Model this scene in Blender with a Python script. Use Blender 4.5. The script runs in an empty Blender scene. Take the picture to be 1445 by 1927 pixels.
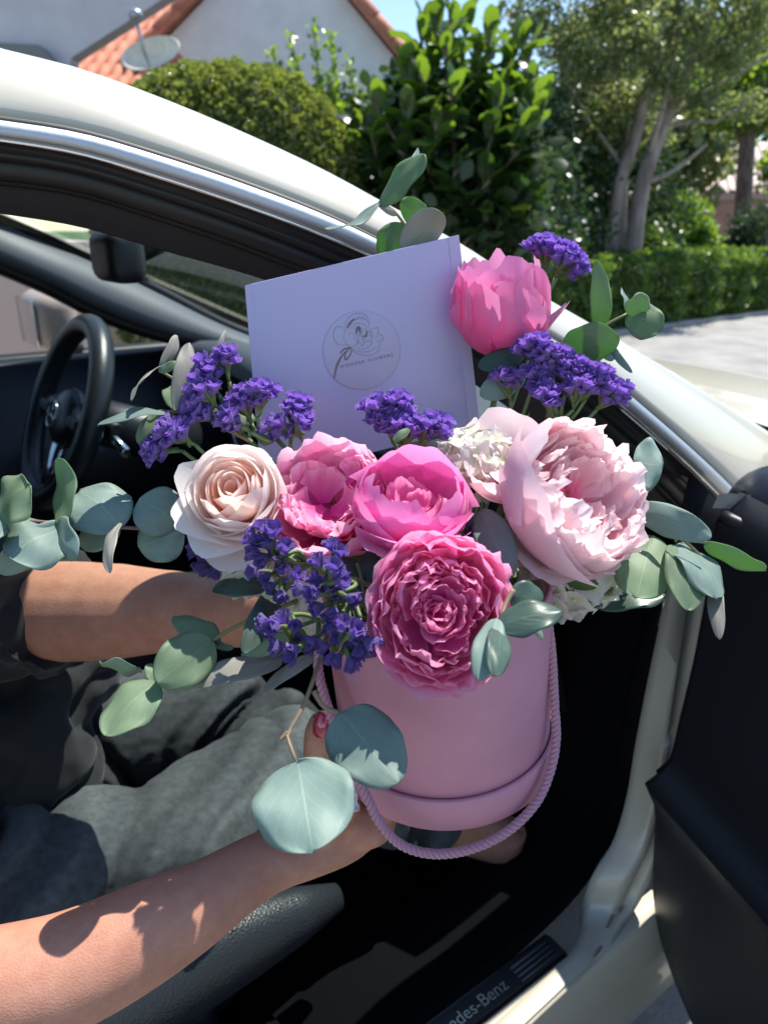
import bpy, bmesh, math, random
import numpy as np
from mathutils import Vector, Matrix, noise
R = math.radians
rnd = random.Random(7)
scene = bpy.context.scene
col = scene.collection
# ------------------------------------------------------------------ camera, sky, sun, exposure
CAMZ = 1.25; PITCH = R(20.8); FPX = 1400.0; CX, CY = 722.5, 963.5
cam = bpy.data.cameras.new('camera'); cam_o = bpy.data.objects.new('camera', cam); col.objects.link(cam_o)
cam_o.location = (0, 0, CAMZ); cam_o.rotation_euler = (math.pi/2 - PITCH, 0, 0)
cam.sensor_fit = 'VERTICAL'; cam.sensor_height = 36.0; cam.sensor_width = 27.0
cam.lens = 36.0*FPX/1927.0
cam.clip_start = 0.02; cam.clip_end = 2000
cam.dof.use_dof = True; cam.dof.focus_distance = 0.45; cam.dof.aperture_fstop = cam.lens/2.6
scene.camera = cam_o
SUN_AZ, SUN_EL = R(44), R(66)
S = Vector((math.sin(SUN_AZ)*math.cos(SUN_EL), math.cos(SUN_AZ)*math.cos(SUN_EL), math.sin(SUN_EL)))
world = bpy.data.worlds.new('World'); scene.world = world; world.use_nodes = True
wn = world.node_tree.nodes; wl = world.node_tree.links
sky = wn.new('ShaderNodeTexSky'); sky.sky_type = 'NISHITA'; sky.sun_disc = False
sky.sun_elevation = SUN_EL; sky.sun_rotation = SUN_AZ; sky.air_density = 1.0; sky.dust_density = 0.2; sky.ozone_density = 2.6
wl.new(sky.outputs[0], wn['Background'].inputs[0]); wn['Background'].inputs[1].default_value = 0.14
sl = bpy.data.lights.new('sun', 'SUN'); sl.energy = 4.6; sl.angle = R(0.53); sl.color = (1.0, 0.955, 0.88)
so = bpy.data.objects.new('sun', sl); col.objects.link(so)
so.rotation_euler = (-S).to_track_quat('-Z', 'Y').to_euler()
scene.view_settings.view_transform = 'Standard'; scene.view_settings.look = 'None'
scene.view_settings.exposure = 0.72; scene.view_settings.gamma = 1.0
scene.render.engine = 'CYCLES'
scene.cycles.use_denoising = True
scene.cycles.max_bounces = 14; scene.cycles.diffuse_bounces = 9; scene.cycles.transparent_max_bounces = 24
scene.cycles.caustics_reflective = False; scene.cycles.caustics_refractive = False
scene.cycles.sample_clamp_indirect = 6.0

# ------------------------------------------------------------------ measuring helpers
cP, sP = math.cos(PITCH), math.sin(PITCH)
CAM = Vector((0, 0, CAMZ))
def ray(px, py):
    x = (px-CX)/FPX; u = (CY-py)/FPX
    return Vector((x, cP + u*sP, u*cP - sP))          # scaled so that t = depth along the optical axis
def PX(px, py, d): return CAM + ray(px, py)*d
G = .80
def PB(px, py, d): return CAM + ray(px, py)*(d*G)      # bouquet depths
CAMX = Vector((1, 0, 0)); CAMU = Vector((0, sP, cP)); CAMT = Vector((0, -cP, sP))   # right, up, toward the camera
def camdir(x, u, t): return (CAMX*x + CAMU*u + CAMT*t).normalized()
CF = Vector((math.sin(R(54)), math.cos(R(54)), 0)); CL = Vector((-CF.y, CF.x, 0))   # car forward / car left
def car(f, l, z): return CF*f + CL*l + Vector((0, 0, z))
def KL(px, py, l):
    r = ray(px, py); return CAM + r*(l/r.dot(CL))
def KZ(px, py, z):
    r = ray(px, py); return CAM + r*((z-CAMZ)/r.z)
def KY(px, py, y):
    r = ray(px, py); return CAM + r*(y/r.y)
def KP(px, py, p0, n):
    r = ray(px, py); return CAM + r*((p0-CAM).dot(n)/r.dot(n))
def lerp(a, b, t): return a + (b-a)*t
def sstep(a, b, x):
    t = max(0, min(1, (x-a)/(b-a))); return t*t*(3-2*t)
def spl(pts, n):
    """Catmull-Rom through pts resampled to n points, evenly in arc length"""
    P = [Vector(p) for p in pts]
    if len(P) == 2:
        return [lerp(P[0], P[1], i/(n-1)) for i in range(n)]
    Q = [P[0]*2-P[1]] + P + [P[-1]*2-P[-2]]
    out = []
    for i in range(1, len(Q)-2):
        for k in range(16):
            t = k/16; a, b, c, d = Q[i-1], Q[i], Q[i+1], Q[i+2]
            out.append(0.5*((2*b) + (c-a)*t + (2*a-5*b+4*c-d)*t*t + (3*b-a-3*c+d)*t**3))
    out.append(P[-1].copy())
    L = [0]
    for i in range(1, len(out)): L.append(L[-1] + (out[i]-out[i-1]).length)
    res = []; j = 0
    for i in range(n):
        s = L[-1]*i/(n-1)
        while j < len(L)-2 and L[j+1] < s: j += 1
        seg = L[j+1]-L[j]
        res.append(lerp(out[j], out[j+1], (s-L[j])/seg if seg > 1e-9 else 0))
    return res

# ------------------------------------------------------------------ object helpers
ORG = {}
def setp(o, label=None, cat=None, group=None, kind=None):
    if label: o['label'] = label
    if cat: o['category'] = cat
    if group: o['group'] = group
    if kind: o['kind'] = kind
    return o
def thing(name, loc, label, cat, group=None):
    o = bpy.data.objects.new(name, None); col.objects.link(o); o.empty_display_size = .02
    o.location = loc; ORG[o] = Vector(loc)
    return setp(o, label, cat, group)
def link_mesh(name, me, parent, mats):
    o = bpy.data.objects.new(name, me); col.objects.link(o)
    if mats is not None:
        for m in (mats if isinstance(mats, (list, tuple)) else [mats]): me.materials.append(m)
    if parent is not None: o.parent = parent
    ORG[o] = ORG.get(parent, Vector((0, 0, 0))) if parent is not None else Vector((0, 0, 0))
    return o
class MB:
    def __init__(s): s.v = []; s.f = []; s.uv = []; s.mi = []
    def add(s, V, F, UV=None, mi=0):
        b = len(s.v); s.v += [tuple(p) for p in V]
        s.uv += (UV if UV else [(0, 0)]*len(V))
        for q in F: s.f.append(tuple(b+i for i in q)); s.mi.append(mi)
    def grid(s, rows, cu=False, flip=False, mi=0):
        nr, nc = len(rows), len(rows[0]); V = [p for r in rows for p in r]; F = []
        for j in range(nr-1):
            for i in range(nc if cu else nc-1):
                a = j*nc+i; b = j*nc+(i+1) % nc; c = b+nc; d = a+nc
                F.append((a, d, c, b) if flip else (a, b, c, d))
        UV = [(i/max(1, nc-1), j/max(1, nr-1)) for j in range(nr) for i in range(nc)]
        s.add(V, F, UV, mi)
    def tube(s, path, rad, seg=10, cap=True, mi=0, flat=1.0, up=None):
        """round tube along path; rad number or list; flat squeezes across the up vector"""
        n = len(path); P = [Vector(p) for p in path]
        if not hasattr(rad, '__len__'): rad = [rad]*n
        T = [(P[min(i+1, n-1)]-P[max(i-1, 0)]).normalized() for i in range(n)]
        ref = Vector(up) if up is not None else (Vector((0, 0, 1)) if abs(T[0].z) < .9 else Vector((1, 0, 0)))
        x = T[0].cross(ref).normalized(); rows = []
        for i in range(n):
            if up is not None: x = T[i].cross(ref).normalized()
            else: x = (x - T[i]*x.dot(T[i])).normalized()
            y = T[i].cross(x).normalized()
            r = rad[i]; fl = flat[i] if hasattr(flat, '__len__') else flat
            rows.append([P[i] + x*(r*math.cos(2*math.pi*k/seg)) + y*(r*fl*math.sin(2*math.pi*k/seg)) for k in range(seg)])
        if cap:
            rows = [[P[0]]*seg] + [[P[0].lerp(q, .7)-T[0]*rad[0]*.0 for q in rows[0]]] + rows + [[P[-1].lerp(q, .7) for q in rows[-1]]] + [[P[-1]]*seg]
        s.grid(rows, cu=True, flip=True, mi=mi)
    def box(s, c, ax, ay, az, mi=0):
        c = Vector(c); V = []
        for sx in (-1, 1):
            for sy in (-1, 1):
                for sz in (-1, 1): V.append(c + Vector(ax)*sx + Vector(ay)*sy + Vector(az)*sz)
        s.add(V, [(0, 1, 3, 2), (4, 6, 7, 5), (0, 4, 5, 1), (2, 3, 7, 6), (0, 2, 6, 4), (1, 5, 7, 3)], None, mi)
    def ell(s, c, rx, ry, rz, nu=16, nv=10, M=None):
        rows = []
        for j in range(nv+1):
            a = math.pi*j/nv
            row = []
            for i in range(nu):
                b = 2*math.pi*i/nu
                p = Vector((rx*math.sin(a)*math.cos(b), ry*math.sin(a)*math.sin(b), -rz*math.cos(a)))
                if M is not None: p = M @ p
                row.append(Vector(c)+p)
            rows.append(row)
        s.grid(rows, cu=True)
    def build(s, name, mats, parent=None, smooth=True, mods=None, **tags):
        me = bpy.data.meshes.new(name)
        o0 = ORG.get(parent, Vector((0, 0, 0))) if parent is not None else Vector((0, 0, 0))
        me.from_pydata([(p[0]-o0.x, p[1]-o0.y, p[2]-o0.z) for p in s.v], [], s.f)
        if smooth: me.polygons.foreach_set('use_smooth', [True]*len(me.polygons))
        uvl = me.uv_layers.new(name='UVMap')
        li = np.zeros(len(me.loops), dtype=np.int32); me.loops.foreach_get('vertex_index', li)
        uvl.data.foreach_set('uv', np.array(s.uv, dtype=np.float32)[li].ravel())
        me.polygons.foreach_set('material_index', s.mi)
        o = link_mesh(name, me, parent, mats)
        setp(o, **tags)
        for m in (mods or []):
            k = o.modifiers.new(m[0].lower(), m[0])
            for a, b in m[1].items(): setattr(k, a, b)
        return o
def part_grid(name, rows, mat, parent, mods=None, **tags):
    m = MB(); m.grid(rows); return m.build(name, mat, parent, mods=mods, **tags)
def loft(rows_ctrl, n, sub=1):
    """rows_ctrl: list of control polylines -> grid rows, each resampled to n, with sub spline rows between"""
    rows = [spl(r, n) for r in rows_ctrl]
    if sub > 1:
        cols = [spl([rows[j][i] for j in range(len(rows))], (len(rows)-1)*sub+1) for i in range(n)]
        rows = [[cols[i][j] for i in range(n)] for j in range(len(cols[0]))]
    return rows
SOL = lambda t, off=-1.0: ('SOLIDIFY', dict(thickness=t, offset=off))
BEV = lambda w, s=3: ('BEVEL', dict(width=w, segments=s, limit_method='ANGLE', angle_limit=R(35)))
SUB = lambda n: ('SUBSURF', dict(levels=n, render_levels=n))

# ------------------------------------------------------------------ materials
def mat(name, base=(.5, .5, .5), rough=.5, metal=0, **kw):
    m = bpy.data.materials.new(name); m.use_nodes = True
    b = m.node_tree.nodes['Principled BSDF']
    b.inputs['Base Color'].default_value = (*base, 1); b.inputs['Roughness'].default_value = rough
    b.inputs['Metallic'].default_value = metal
    for k, v in kw.items():
        b.inputs[k.replace('_', ' ')].default_value = v
    return m
def nodes(m): return m.node_tree.nodes, m.node_tree.links, m.node_tree.nodes['Principled BSDF']
def noise_col(m, c1, c2, scale=5, detail=4, coord='Object', lo=.35, hi=.65, rough=.6, stretch=None):
    n, l, b = nodes(m)
    tc = n.new('ShaderNodeTexCoord'); nt = n.new('ShaderNodeTexNoise'); rp = n.new('ShaderNodeValToRGB')
    nt.inputs['Scale'].default_value = scale; nt.inputs['Detail'].default_value = detail; nt.inputs['Roughness'].default_value = rough
    src = tc.outputs[coord]
    if stretch:
        mp = n.new('ShaderNodeMapping'); mp.inputs['Scale'].default_value = stretch
        l.new(src, mp.inputs[0]); src = mp.outputs[0]
    l.new(src, nt.inputs['Vector']); l.new(nt.outputs[0], rp.inputs[0])
    rp.color_ramp.elements[0].position = lo; rp.color_ramp.elements[1].position = hi
    rp.color_ramp.elements[0].color = (*c1, 1); rp.color_ramp.elements[1].color = (*c2, 1)
    l.new(rp.outputs[0], b.inputs['Base Color'])
    return rp
def bump(m, scale, strength, dist=.01, detail=4, stretch=None, kind='noise', coord='Object'):
    n, l, b = nodes(m)
    tc = n.new('ShaderNodeTexCoord')
    nt = n.new('ShaderNodeTexNoise' if kind == 'noise' else 'ShaderNodeTexVoronoi'); nt.inputs['Scale'].default_value = scale
    if kind == 'noise': nt.inputs['Detail'].default_value = detail
    src = tc.outputs[coord]
    if stretch:
        mp = n.new('ShaderNodeMapping'); mp.inputs['Scale'].default_value = stretch
        l.new(src, mp.inputs[0]); src = mp.outputs[0]
    bp = n.new('ShaderNodeBump'); bp.inputs['Strength'].default_value = strength; bp.inputs['Distance'].default_value = dist
    l.new(src, nt.inputs['Vector']); l.new(nt.outputs[0], bp.inputs['Height'])
    if b.inputs['Normal'].is_linked:
        l.new(b.inputs['Normal'].links[0].from_socket, bp.inputs['Normal'])
    l.new(bp.outputs[0], b.inputs['Normal'])
def add_trans(m, color, fac, color_from_base=False, gain=1.0):
    """mix a translucent lobe in (thin petals and leaves)"""
    n, l, b = nodes(m); out = n['Material Output']
    t = n.new('ShaderNodeBsdfTranslucent'); mx = n.new('ShaderNodeMixShader'); mx.inputs[0].default_value = fac
    t.inputs[0].default_value = (*color, 1)
    if color_from_base and b.inputs['Base Color'].is_linked:
        g = n.new('ShaderNodeMix'); g.data_type = 'RGBA'; g.blend_type = 'MULTIPLY'; g.inputs[0].default_value = 1
        l.new(b.inputs['Base Color'].links[0].from_socket, g.inputs[6]); g.inputs[7].default_value = (*color, 1)
        l.new(g.outputs[2], t.inputs[0])
    l.new(b.outputs[0], mx.inputs[1]); l.new(t.outputs[0], mx.inputs[2]); l.new(mx.outputs[0], out.inputs[0])

def text_mesh(body, size, m, parent, matrix, space=1.0, align='LEFT', extrude=0.0, fit=None):
    cu = bpy.data.curves.new('lettering', 'FONT'); cu.body = body; cu.size = size; cu.space_character = space; cu.align_x = align; cu.extrude = extrude
    o = bpy.data.objects.new('tmp', cu); col.objects.link(o); bpy.context.view_layer.update()
    me = bpy.data.meshes.new_from_object(o.evaluated_get(bpy.context.evaluated_depsgraph_get())); w = o.dimensions.x
    bpy.data.objects.remove(o); me.materials.clear(); me.materials.append(m)
    lt = bpy.data.objects.new('lettering', me); col.objects.link(lt); lt.parent = parent
    lt.matrix_basis = matrix @ Matrix.Scale(fit/w if fit else 1, 4); return lt
def glass_mat(name, tint=(.75, .85, .8), refl=1.45):
    m = bpy.data.materials.new(name); m.use_nodes = True; n, l = m.node_tree.nodes, m.node_tree.links
    n.remove(n['Principled BSDF']); out = n['Material Output']
    t = n.new('ShaderNodeBsdfTransparent'); t.inputs[0].default_value = (*tint, 1)
    g = n.new('ShaderNodeBsdfGlossy'); g.inputs['Roughness'].default_value = .01
    fr = n.new('ShaderNodeFresnel'); fr.inputs[0].default_value = refl
    mx = n.new('ShaderNodeMixShader'); l.new(fr.outputs[0], mx.inputs[0]); l.new(t.outputs[0], mx.inputs[1]); l.new(g.outputs[0], mx.inputs[2])
    l.new(mx.outputs[0], out.inputs[0]); return m

M = {}
M['paint'] = mat('cream_paint', (.56, .52, .42), .34, 0, Coat_Weight=.6, Coat_Roughness=.05)
bump(M['paint'], 900, .10, .0006, 2)
M['alu'] = mat('brushed_aluminium', (.52, .56, .60), .55, 1.0); bump(M['alu'], 260, .25, .0006, 3)
M['chrome'] = mat('chrome', (.8, .8, .8), .12, 1.0)
M['seal'] = mat('black_rubber', (.012, .012, .015), .45)
M['trim'] = mat('black_trim', (.012, .013, .018), .42); bump(M['trim'], 700, .25, .0008, 3)
M['trim_grey'] = mat('grey_trim', (.085, .09, .10), .5); bump(M['trim_grey'], 600, .3, .0008, 3)
M['dash'] = mat('dash_skin', (.06, .068, .08), .5); bump(M['dash'], 800, .35, .0008, 3, kind='v')
M['leather'] = mat('black_leather', (.022, .026, .032), .38); bump(M['leather'], 420, .5, .0012, 2, kind='v')
M['wheel_leather'] = mat('wheel_leather', (.02, .023, .027), .33); bump(M['wheel_leather'], 700, .3, .0006, 2, kind='v')
M['headliner'] = mat('headliner', (.03, .027, .03), .9)
M['carpet'] = mat('black_carpet', (.005, .005, .006), 1.0, 0, Specular_IOR_Level=.05); bump(M['carpet'], 500, .6, .003, 4)
M['stitch'] = mat('pale_thread', (.35, .38, .4), .6)
M['glass'] = glass_mat('windscreen_glass', (.86, .95, .91))
M['tint_glass'] = glass_mat('side_glass', (.7, .76, .74))
M['tyre'] = mat('tyre_rubber', (.02, .02, .02), .8)
M['red'] = mat('red_lamp', (.35, .01, .02), .2)
M['white'] = mat('white_paint', (.8, .8, .78), .5)
# ------------------------------------------------------------------ setting: ground, paving, walls, vegetation
M['asphalt'] = mat('asphalt', (.09, .09, .095), .9); noise_col(M['asphalt'], (.07, .068, .07), (.26, .25, .25), 240, 6, lo=.3, hi=.75); bump(M['asphalt'], 160, .8, .006, 6)
M['paving'] = mat('pale_road', (.36, .35, .33), .85); noise_col(M['paving'], (.23, .222, .21), (.34, .33, .31), 2.2, 8); bump(M['paving'], 90, .5, .006, 6)
M['soil'] = mat('bark_mulch', (.05, .035, .025), 1.0); noise_col(M['soil'], (.025, .018, .012), (.09, .06, .04), 22, 8); bump(M['soil'], 30, 1, .04, 6)
M['lawn'] = mat('lawn', (.06, .10, .03), .9); noise_col(M['lawn'], (.03, .06, .015), (.09, .15, .04), 40, 8)
def flat(name, pts, z, m, kind='structure', label=None):
    b = MB(); V = [Vector((p[0], p[1], z)) for p in pts]; b.add(V, [tuple(range(len(V)))])
    return b.build(name, m, smooth=False, kind=kind, label=label)
flat('ground', [(-400, -300), (400, -300), (400, 600), (-400, 600)], -.02, M['lawn'], label='grass ground stretching to the horizon')
flat('driveway', [(-14, -8), (3.2, -8), (3.2, 4.4), (2.2, 4.6), (-14, 4.6)], -.004, M['asphalt'], label='dark grey asphalt drive under the car')
# kerb line of the low hedge, measured on the ground
hA, hB = KZ(1130, 632, 0), KZ(1500, 582, 0)
hd = (hB-hA).normalized(); hn = Vector((-hd.y, hd.x, 0))
flat('road', [tuple(hA-hd*9)[:2], (3.2, -9), (60, -9), tuple(hA+hd*50)[:2]][::1], .0, M['paving'], label='pale concrete road dappled with tree shade')
bed = MB(); p0, p1 = hA-hd*9, hA+hd*40
bed.add([p0+Vector((0,0,.01)), p1+Vector((0,0,.01)), p1+hn*14+Vector((0,0,.01)), p0+hn*14+Vector((0,0,.01))], [(0, 1, 2, 3)])
bed.build('planting_ground', M['soil'], smooth=False, kind='structure', label='dark mulch under the trees')

# ---- foliage generators
def leaves_np(P, size, fold=.25, aspect=.45, tipdir=None, spread=1.0, jit=.3, rs=None):
    """P (N,3) leaf bases -> V, F, UV of two-quad folded leaves"""
    rs = rs or np.random.RandomState(3); N = len(P)
    d = rs.normal(size=(N, 3));
    if tipdir is not None: d = d*spread + tipdir
    d /= np.linalg.norm(d, axis=1)[:, None]
    u = rs.normal(size=(N, 3)) + np.array([0, 0, 1.2]); s = np.cross(d, u); s /= np.linalg.norm(s, axis=1)[:, None]
    n = np.cross(s, d); L = size*(1 + jit*rs.uniform(-1, 1, N))
    T = np.array([(0, 0, 0), (1, .38, -fold), (.82, .76, -fold), (0, 1, -.12), (-.82, .76, -fold), (-1, .38, -fold)])
    W = L*aspect
    V = P[:, None, :] + T[None, :, 0:1]*W[:, None, None]*s[:, None, :] + T[None, :, 1:2]*L[:, None, None]*d[:, None, :] + T[None, :, 2:3]*W[:, None, None]*n[:, None, :]
    F = (np.arange(N)*6)[:, None, None] + np.array([(0, 1, 2, 3), (0, 3, 4, 5)])[None]
    UV = np.stack([np.repeat(rs.uniform(0, 1, N), 6), np.tile(T[:, 1], N)], axis=1)
    return V.reshape(-1, 3), F.reshape(-1, 4), UV
def np_obj(name, V, F, UV, mats, parent=None, smooth=False, **tags):
    me = bpy.data.meshes.new(name)
    o0 = ORG.get(parent, Vector((0, 0, 0))) if parent is not None else Vector((0, 0, 0))
    V = V - np.array(o0)
    me.vertices.add(len(V)); me.vertices.foreach_set('co', V.astype(np.float32).ravel())
    nf = len(F); k = F.shape[1]
    me.loops.add(nf*k); me.loops.foreach_set('vertex_index', F.astype(np.int32).ravel())
    me.polygons.add(nf); me.polygons.foreach_set('loop_start', np.arange(nf, dtype=np.int32)*k)
    me.polygons.foreach_set('loop_total', np.full(nf, k, dtype=np.int32))
    if smooth: me.polygons.foreach_set('use_smooth', [True]*nf)
    uvl = me.uv_layers.new(name='UVMap'); uvl.data.foreach_set('uv', UV[F.ravel()].astype(np.float32).ravel())
    me.update(calc_edges=True); me.validate()
    o = link_mesh(name, me, parent, mats); return setp(o, **tags)
def leafmat(name, dark, light, trans, fac=.35, rough=.35, spec=.5):
    m = mat(name, dark, rough, 0, Specular_IOR_Level=spec); n, l, b = nodes(m)
    uv = n.new('ShaderNodeUVMap'); sp = n.new('ShaderNodeSeparateXYZ'); rp = n.new('ShaderNodeValToRGB')
    l.new(uv.outputs[0], sp.inputs[0]); l.new(sp.outputs[0], rp.inputs[0])
    rp.color_ramp.elements[0].color = (*dark, 1); rp.color_ramp.elements[1].color = (*light, 1)
    oi = n.new('ShaderNodeObjectInfo'); hs = n.new('ShaderNodeHueSaturation'); mr = n.new('ShaderNodeMapRange'); mr.inputs[3].default_value = .72; mr.inputs[4].default_value = 1.3
    l.new(oi.outputs['Random'], mr.inputs[0]); l.new(mr.outputs[0], hs.inputs['Value']); l.new(rp.outputs[0], hs.inputs['Color']); l.new(hs.outputs[0], b.inputs['Base Color'])
    add_trans(m, trans, fac); return m
def blob_pts(blobs, n, rs, shell=.55, lump=.25):
    """points in lumpy ellipsoids: blobs (center, rx, ry, rz, weight)"""
    w = np.array([b[4] for b in blobs], float); w /= w.sum(); out = []
    for b, k in zip(blobs, rs.multinomial(n, w)):
        d = rs.normal(size=(k, 3)); d /= np.linalg.norm(d, axis=1)[:, None]
        r = rs.uniform(shell, 1, k)**.6
        f = 1 + lump*np.sin(d[:, 0]*5+b[0][0]*3)*np.cos(d[:, 2]*6+b[0][2]) + lump*.6*np.sin(d[:, 1]*11+d[:, 2]*9)
        out.append(np.array(b[0]) + d*(r*f)[:, None]*np.array([b[1], b[2], b[3]]))
    return np.concatenate(out)
def B(px, py, y, rx, rz=None, ry=None, w=None):
    """blob whose centre is seen at px,py on the vertical plane y; radii given in photo pixels"""
    c = KY(px, py, y); s = y/ray(px, py).y/FPX
    rz = rz or rx; rx, rz = rx*s, rz*s; ry = ry if ry else (rx+rz)/2
    return ((c.x, c.y, c.z), rx, ry, rz, w if w else rx*rz)
rs = np.random.RandomState(11)
LM = {
 'hedge': leafmat('clipped_leaf', (.07, .10, .028), (.22, .26, .075), (.44, .54, .08), .34, .20, .9),
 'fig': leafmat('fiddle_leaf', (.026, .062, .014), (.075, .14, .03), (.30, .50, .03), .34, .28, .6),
 'figshade': leafmat('shaded_fiddle_leaf', (.014, .038, .012), (.035, .075, .02), (.10, .20, .02), .25, .28, .5),  # darker copy of the fig leaf, shade of the lower crown in its colour
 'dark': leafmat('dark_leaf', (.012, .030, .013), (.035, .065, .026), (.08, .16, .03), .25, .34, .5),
 'tree': leafmat('tree_leaf', (.065, .085, .04), (.16, .19, .09), (.42, .50, .14), .42, .32, .6),
 'bright': leafmat('bright_leaf', (.06, .13, .02), (.13, .24, .04), (.40, .60, .05), .42, .3, .6),
 'low': leafmat('low_hedge_leaf', (.03, .065, .022), (.07, .13, .04), (.30, .48, .05), .35, .33, .6),
}
M['bark'] = mat('grey_bark', (.26, .21, .17), .9); noise_col(M['bark'], (.17, .13, .105), (.36, .31, .27), 9, 8, stretch=(1, 1, .25)); bump(M['bark'], 30, .8, .02, 6, stretch=(1, 1, .3))
M['bark2'] = mat('brown_bark', (.15, .11, .09), .95); noise_col(M['bark2'], (.09, .065, .05), (.22, .17, .14), 12, 8, stretch=(1, 1, .4)); bump(M['bark2'], 40, 1, .02, 6)

# clipped dome shrub
c = KY(440, 452, 7.0)
t = thing('dome_shrub', (c.x, c.y, 0), 'large round clipped shrub just beyond the car roof, in front of the gable wall', 'shrub')
sc = 7.0/ray(478, 400).y/FPX
d = rs.normal(size=(52000, 3)); d[:, 2] = np.where(rs.uniform(size=52000) < .72, np.abs(d[:, 2]), -np.abs(d[:, 2])); d[:, 1] = -np.abs(d[:, 1]) + (rs.uniform(size=52000) < .25)*np.abs(d[:, 1])*1.6; d /= np.linalg.norm(d, axis=1)[:, None]
rr = rs.uniform(.955, 1.0, 52000)*(1 + .016*np.sin(d[:, 0]*23)*np.sin(d[:, 2]*21) + .012*np.sin(d[:, 0]*51+2)*np.sin(d[:, 2]*47))
d = d/((np.abs(d)**2.5).sum(axis=1)**(1/2.5))[:, None]
Pd = np.array(c) + d*rr[:, None]*np.array([258*sc, 130*sc, 292*sc])
V, F, UV = leaves_np(Pd, .034, aspect=.34, tipdir=d*1.1, rs=rs)
np_obj('foliage', V, F, UV, LM['hedge'], t, kind='stuff')
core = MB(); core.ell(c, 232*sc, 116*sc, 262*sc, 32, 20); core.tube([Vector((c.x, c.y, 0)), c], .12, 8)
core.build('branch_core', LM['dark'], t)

def twig_tree(t, mb, base, tip, r0, r1, bend=.08, n=8, seed=0, m=None):
    r = random.Random(seed); a, b = Vector(base), Vector(tip); L = (b-a).length
    ctrl = [a] + [a.lerp(b, k/3) + Vector((r.uniform(-1, 1), r.uniform(-1, 1), r.uniform(-.5, .5)))*bend*L for k in (1, 2)] + [b]
    P = spl(ctrl, n); mb.tube(P, [lerp(r0, r1, i/(n-1)) for i in range(n)], 8)
    return P
# glossy upright shrub against the gable
c = KY(600, 190, 7.6)
t = thing('glossy_shrub', (c.x, c.y, 0), 'tall loose shrub with upright glossy sprigs against the pale gable wall', 'shrub')
mb = MB(); LP = []; TD = []
sprigs = [(545, 70, 640, 330), (590, 48, 640, 320), (512, 100, 620, 330), (620, 66, 650, 300), (560, 120, 640, 340), (655, 120, 660, 320), (600, 140, 650, 340), (530, 150, 640, 350), (680, 180, 670, 340), (575, 190, 640, 340), (640, 200, 660, 340), (625, 150, 655, 320), (660, 210, 675, 340), (700, 150, 680, 330)]
for k, (a, b, cx, cy) in enumerate(sprigs):
    tip = KY(a, b, 7.6+rnd.uniform(-.25, .25)); base = KY(cx, cy, 7.7)
    P = twig_tree(t, mb, base, tip, .014, .005, .06, 14, k)
    for i in range(2, 14):
        for q in range(9):
            LP.append(P[i] + Vector((rnd.gauss(0, .02), rnd.gauss(0, .02), rnd.gauss(0, .02))))
            dd = (P[i]-P[i-1]).normalized()*.9 + Vector((rnd.gauss(0, .8), rnd.gauss(0, .8), rnd.gauss(0, .5))); TD.append(tuple(dd))
V, F, UV = leaves_np(np.array([tuple(p) for p in LP]), .062, aspect=.26, tipdir=np.array(TD)*2, rs=rs)
mb.tube([Vector((c.x+.1, c.y, 0)), KY(650, 330, 7.7)], [.05, .035], 8)
mb.build('stem', M['bark2'], t); np_obj('foliage', V, F, UV, LM['bright'], t, kind='stuff')
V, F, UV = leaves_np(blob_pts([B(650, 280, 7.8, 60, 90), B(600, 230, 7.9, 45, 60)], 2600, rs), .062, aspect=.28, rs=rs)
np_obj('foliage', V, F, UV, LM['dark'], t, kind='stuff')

# fiddle-leaf fig: every large leaf an object of its own up to the limit
def fiddle_mesh(seed):
    r = random.Random(seed); m = MB(); rows = []
    for j in range(8):
        v = j/7; w = .5*(.26+.74*math.sin(math.pi*min(1, v*.80+.05))**1.1)*(1-max(0, v-.86)*5.2)*.62
        w = max(w, .02)*.82; row = []
        for i in range(5):
            u = i/2-1
            row.append(Vector((u*w, v, -.10*abs(u)*w*2 + .10*math.sin(v*3.0)*(1) - .18*v*v + .03*math.sin(v*17+u*3+seed))))
        rows.append(row)
    m.grid(rows); o = m.build('leaf', LM['fig']); me = o.data; bpy.data.objects.remove(o)
    # give the two ends of the leaf tone range by mesh
    return me
figm = [fiddle_mesh(i) for i in range(4)]
for k in range(4):
    me = figm[k].copy(); me.materials.clear(); me.materials.append(LM['figshade']); figm.append(me)
for k, me in enumerate(figm):
    uv = me.uv_layers[0]; a = np.zeros(len(me.loops)*2, np.float32); uv.data.foreach_get('uv', a); a = a.reshape(-1, 2); a[:, 0] = (k % 4+.5)/4; uv.data.foreach_set('uv', a.ravel())
c = KY(850, 300, 6.6)
t = thing('fiddle_leaf_fig', (c.x, c.y, 0), 'tall bush with big glossy fiddle shaped leaves glowing green behind the bouquet', 'fig tree')
mb = MB(); tips = []
figs = [(790, 30, 6.5), (800, 40, 6.8), (840, 60, 6.4), (880, 20, 6.9), (925, 40, 6.6), (960, 90, 6.9), (1010, 120, 6.7), (1025, 180, 6.5), (990, 210, 6.4), (760, 115, 6.4), (790, 120, 6.3), (850, 140, 6.3), (900, 120, 6.6), (940, 170, 6.4), (700, 175, 6.4), (760, 190, 6.3), (820, 210, 6.2), (870, 215, 6.4), (925, 235, 6.3), (975, 265, 6.3), (700, 240, 6.4), (750, 265, 6.3), (800, 285, 6.2), (860, 300, 6.2), (920, 320, 6.2), (980, 330, 6.3), (1000, 300, 6.5), (665, 200, 6.8), (850, 10, 6.6), (905, 75, 6.7), (990, 40, 7.0), (780, 340, 6.3), (850, 370, 6.3), (920, 390, 6.3), (730, 330, 6.4), (980, 400, 6.4), (1010, 360, 6.5), (955, 140, 6.7), (820, 20, 6.7), (1000, 80, 7.0)]
root = Vector((c.x, c.y+.35, 0))
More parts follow.
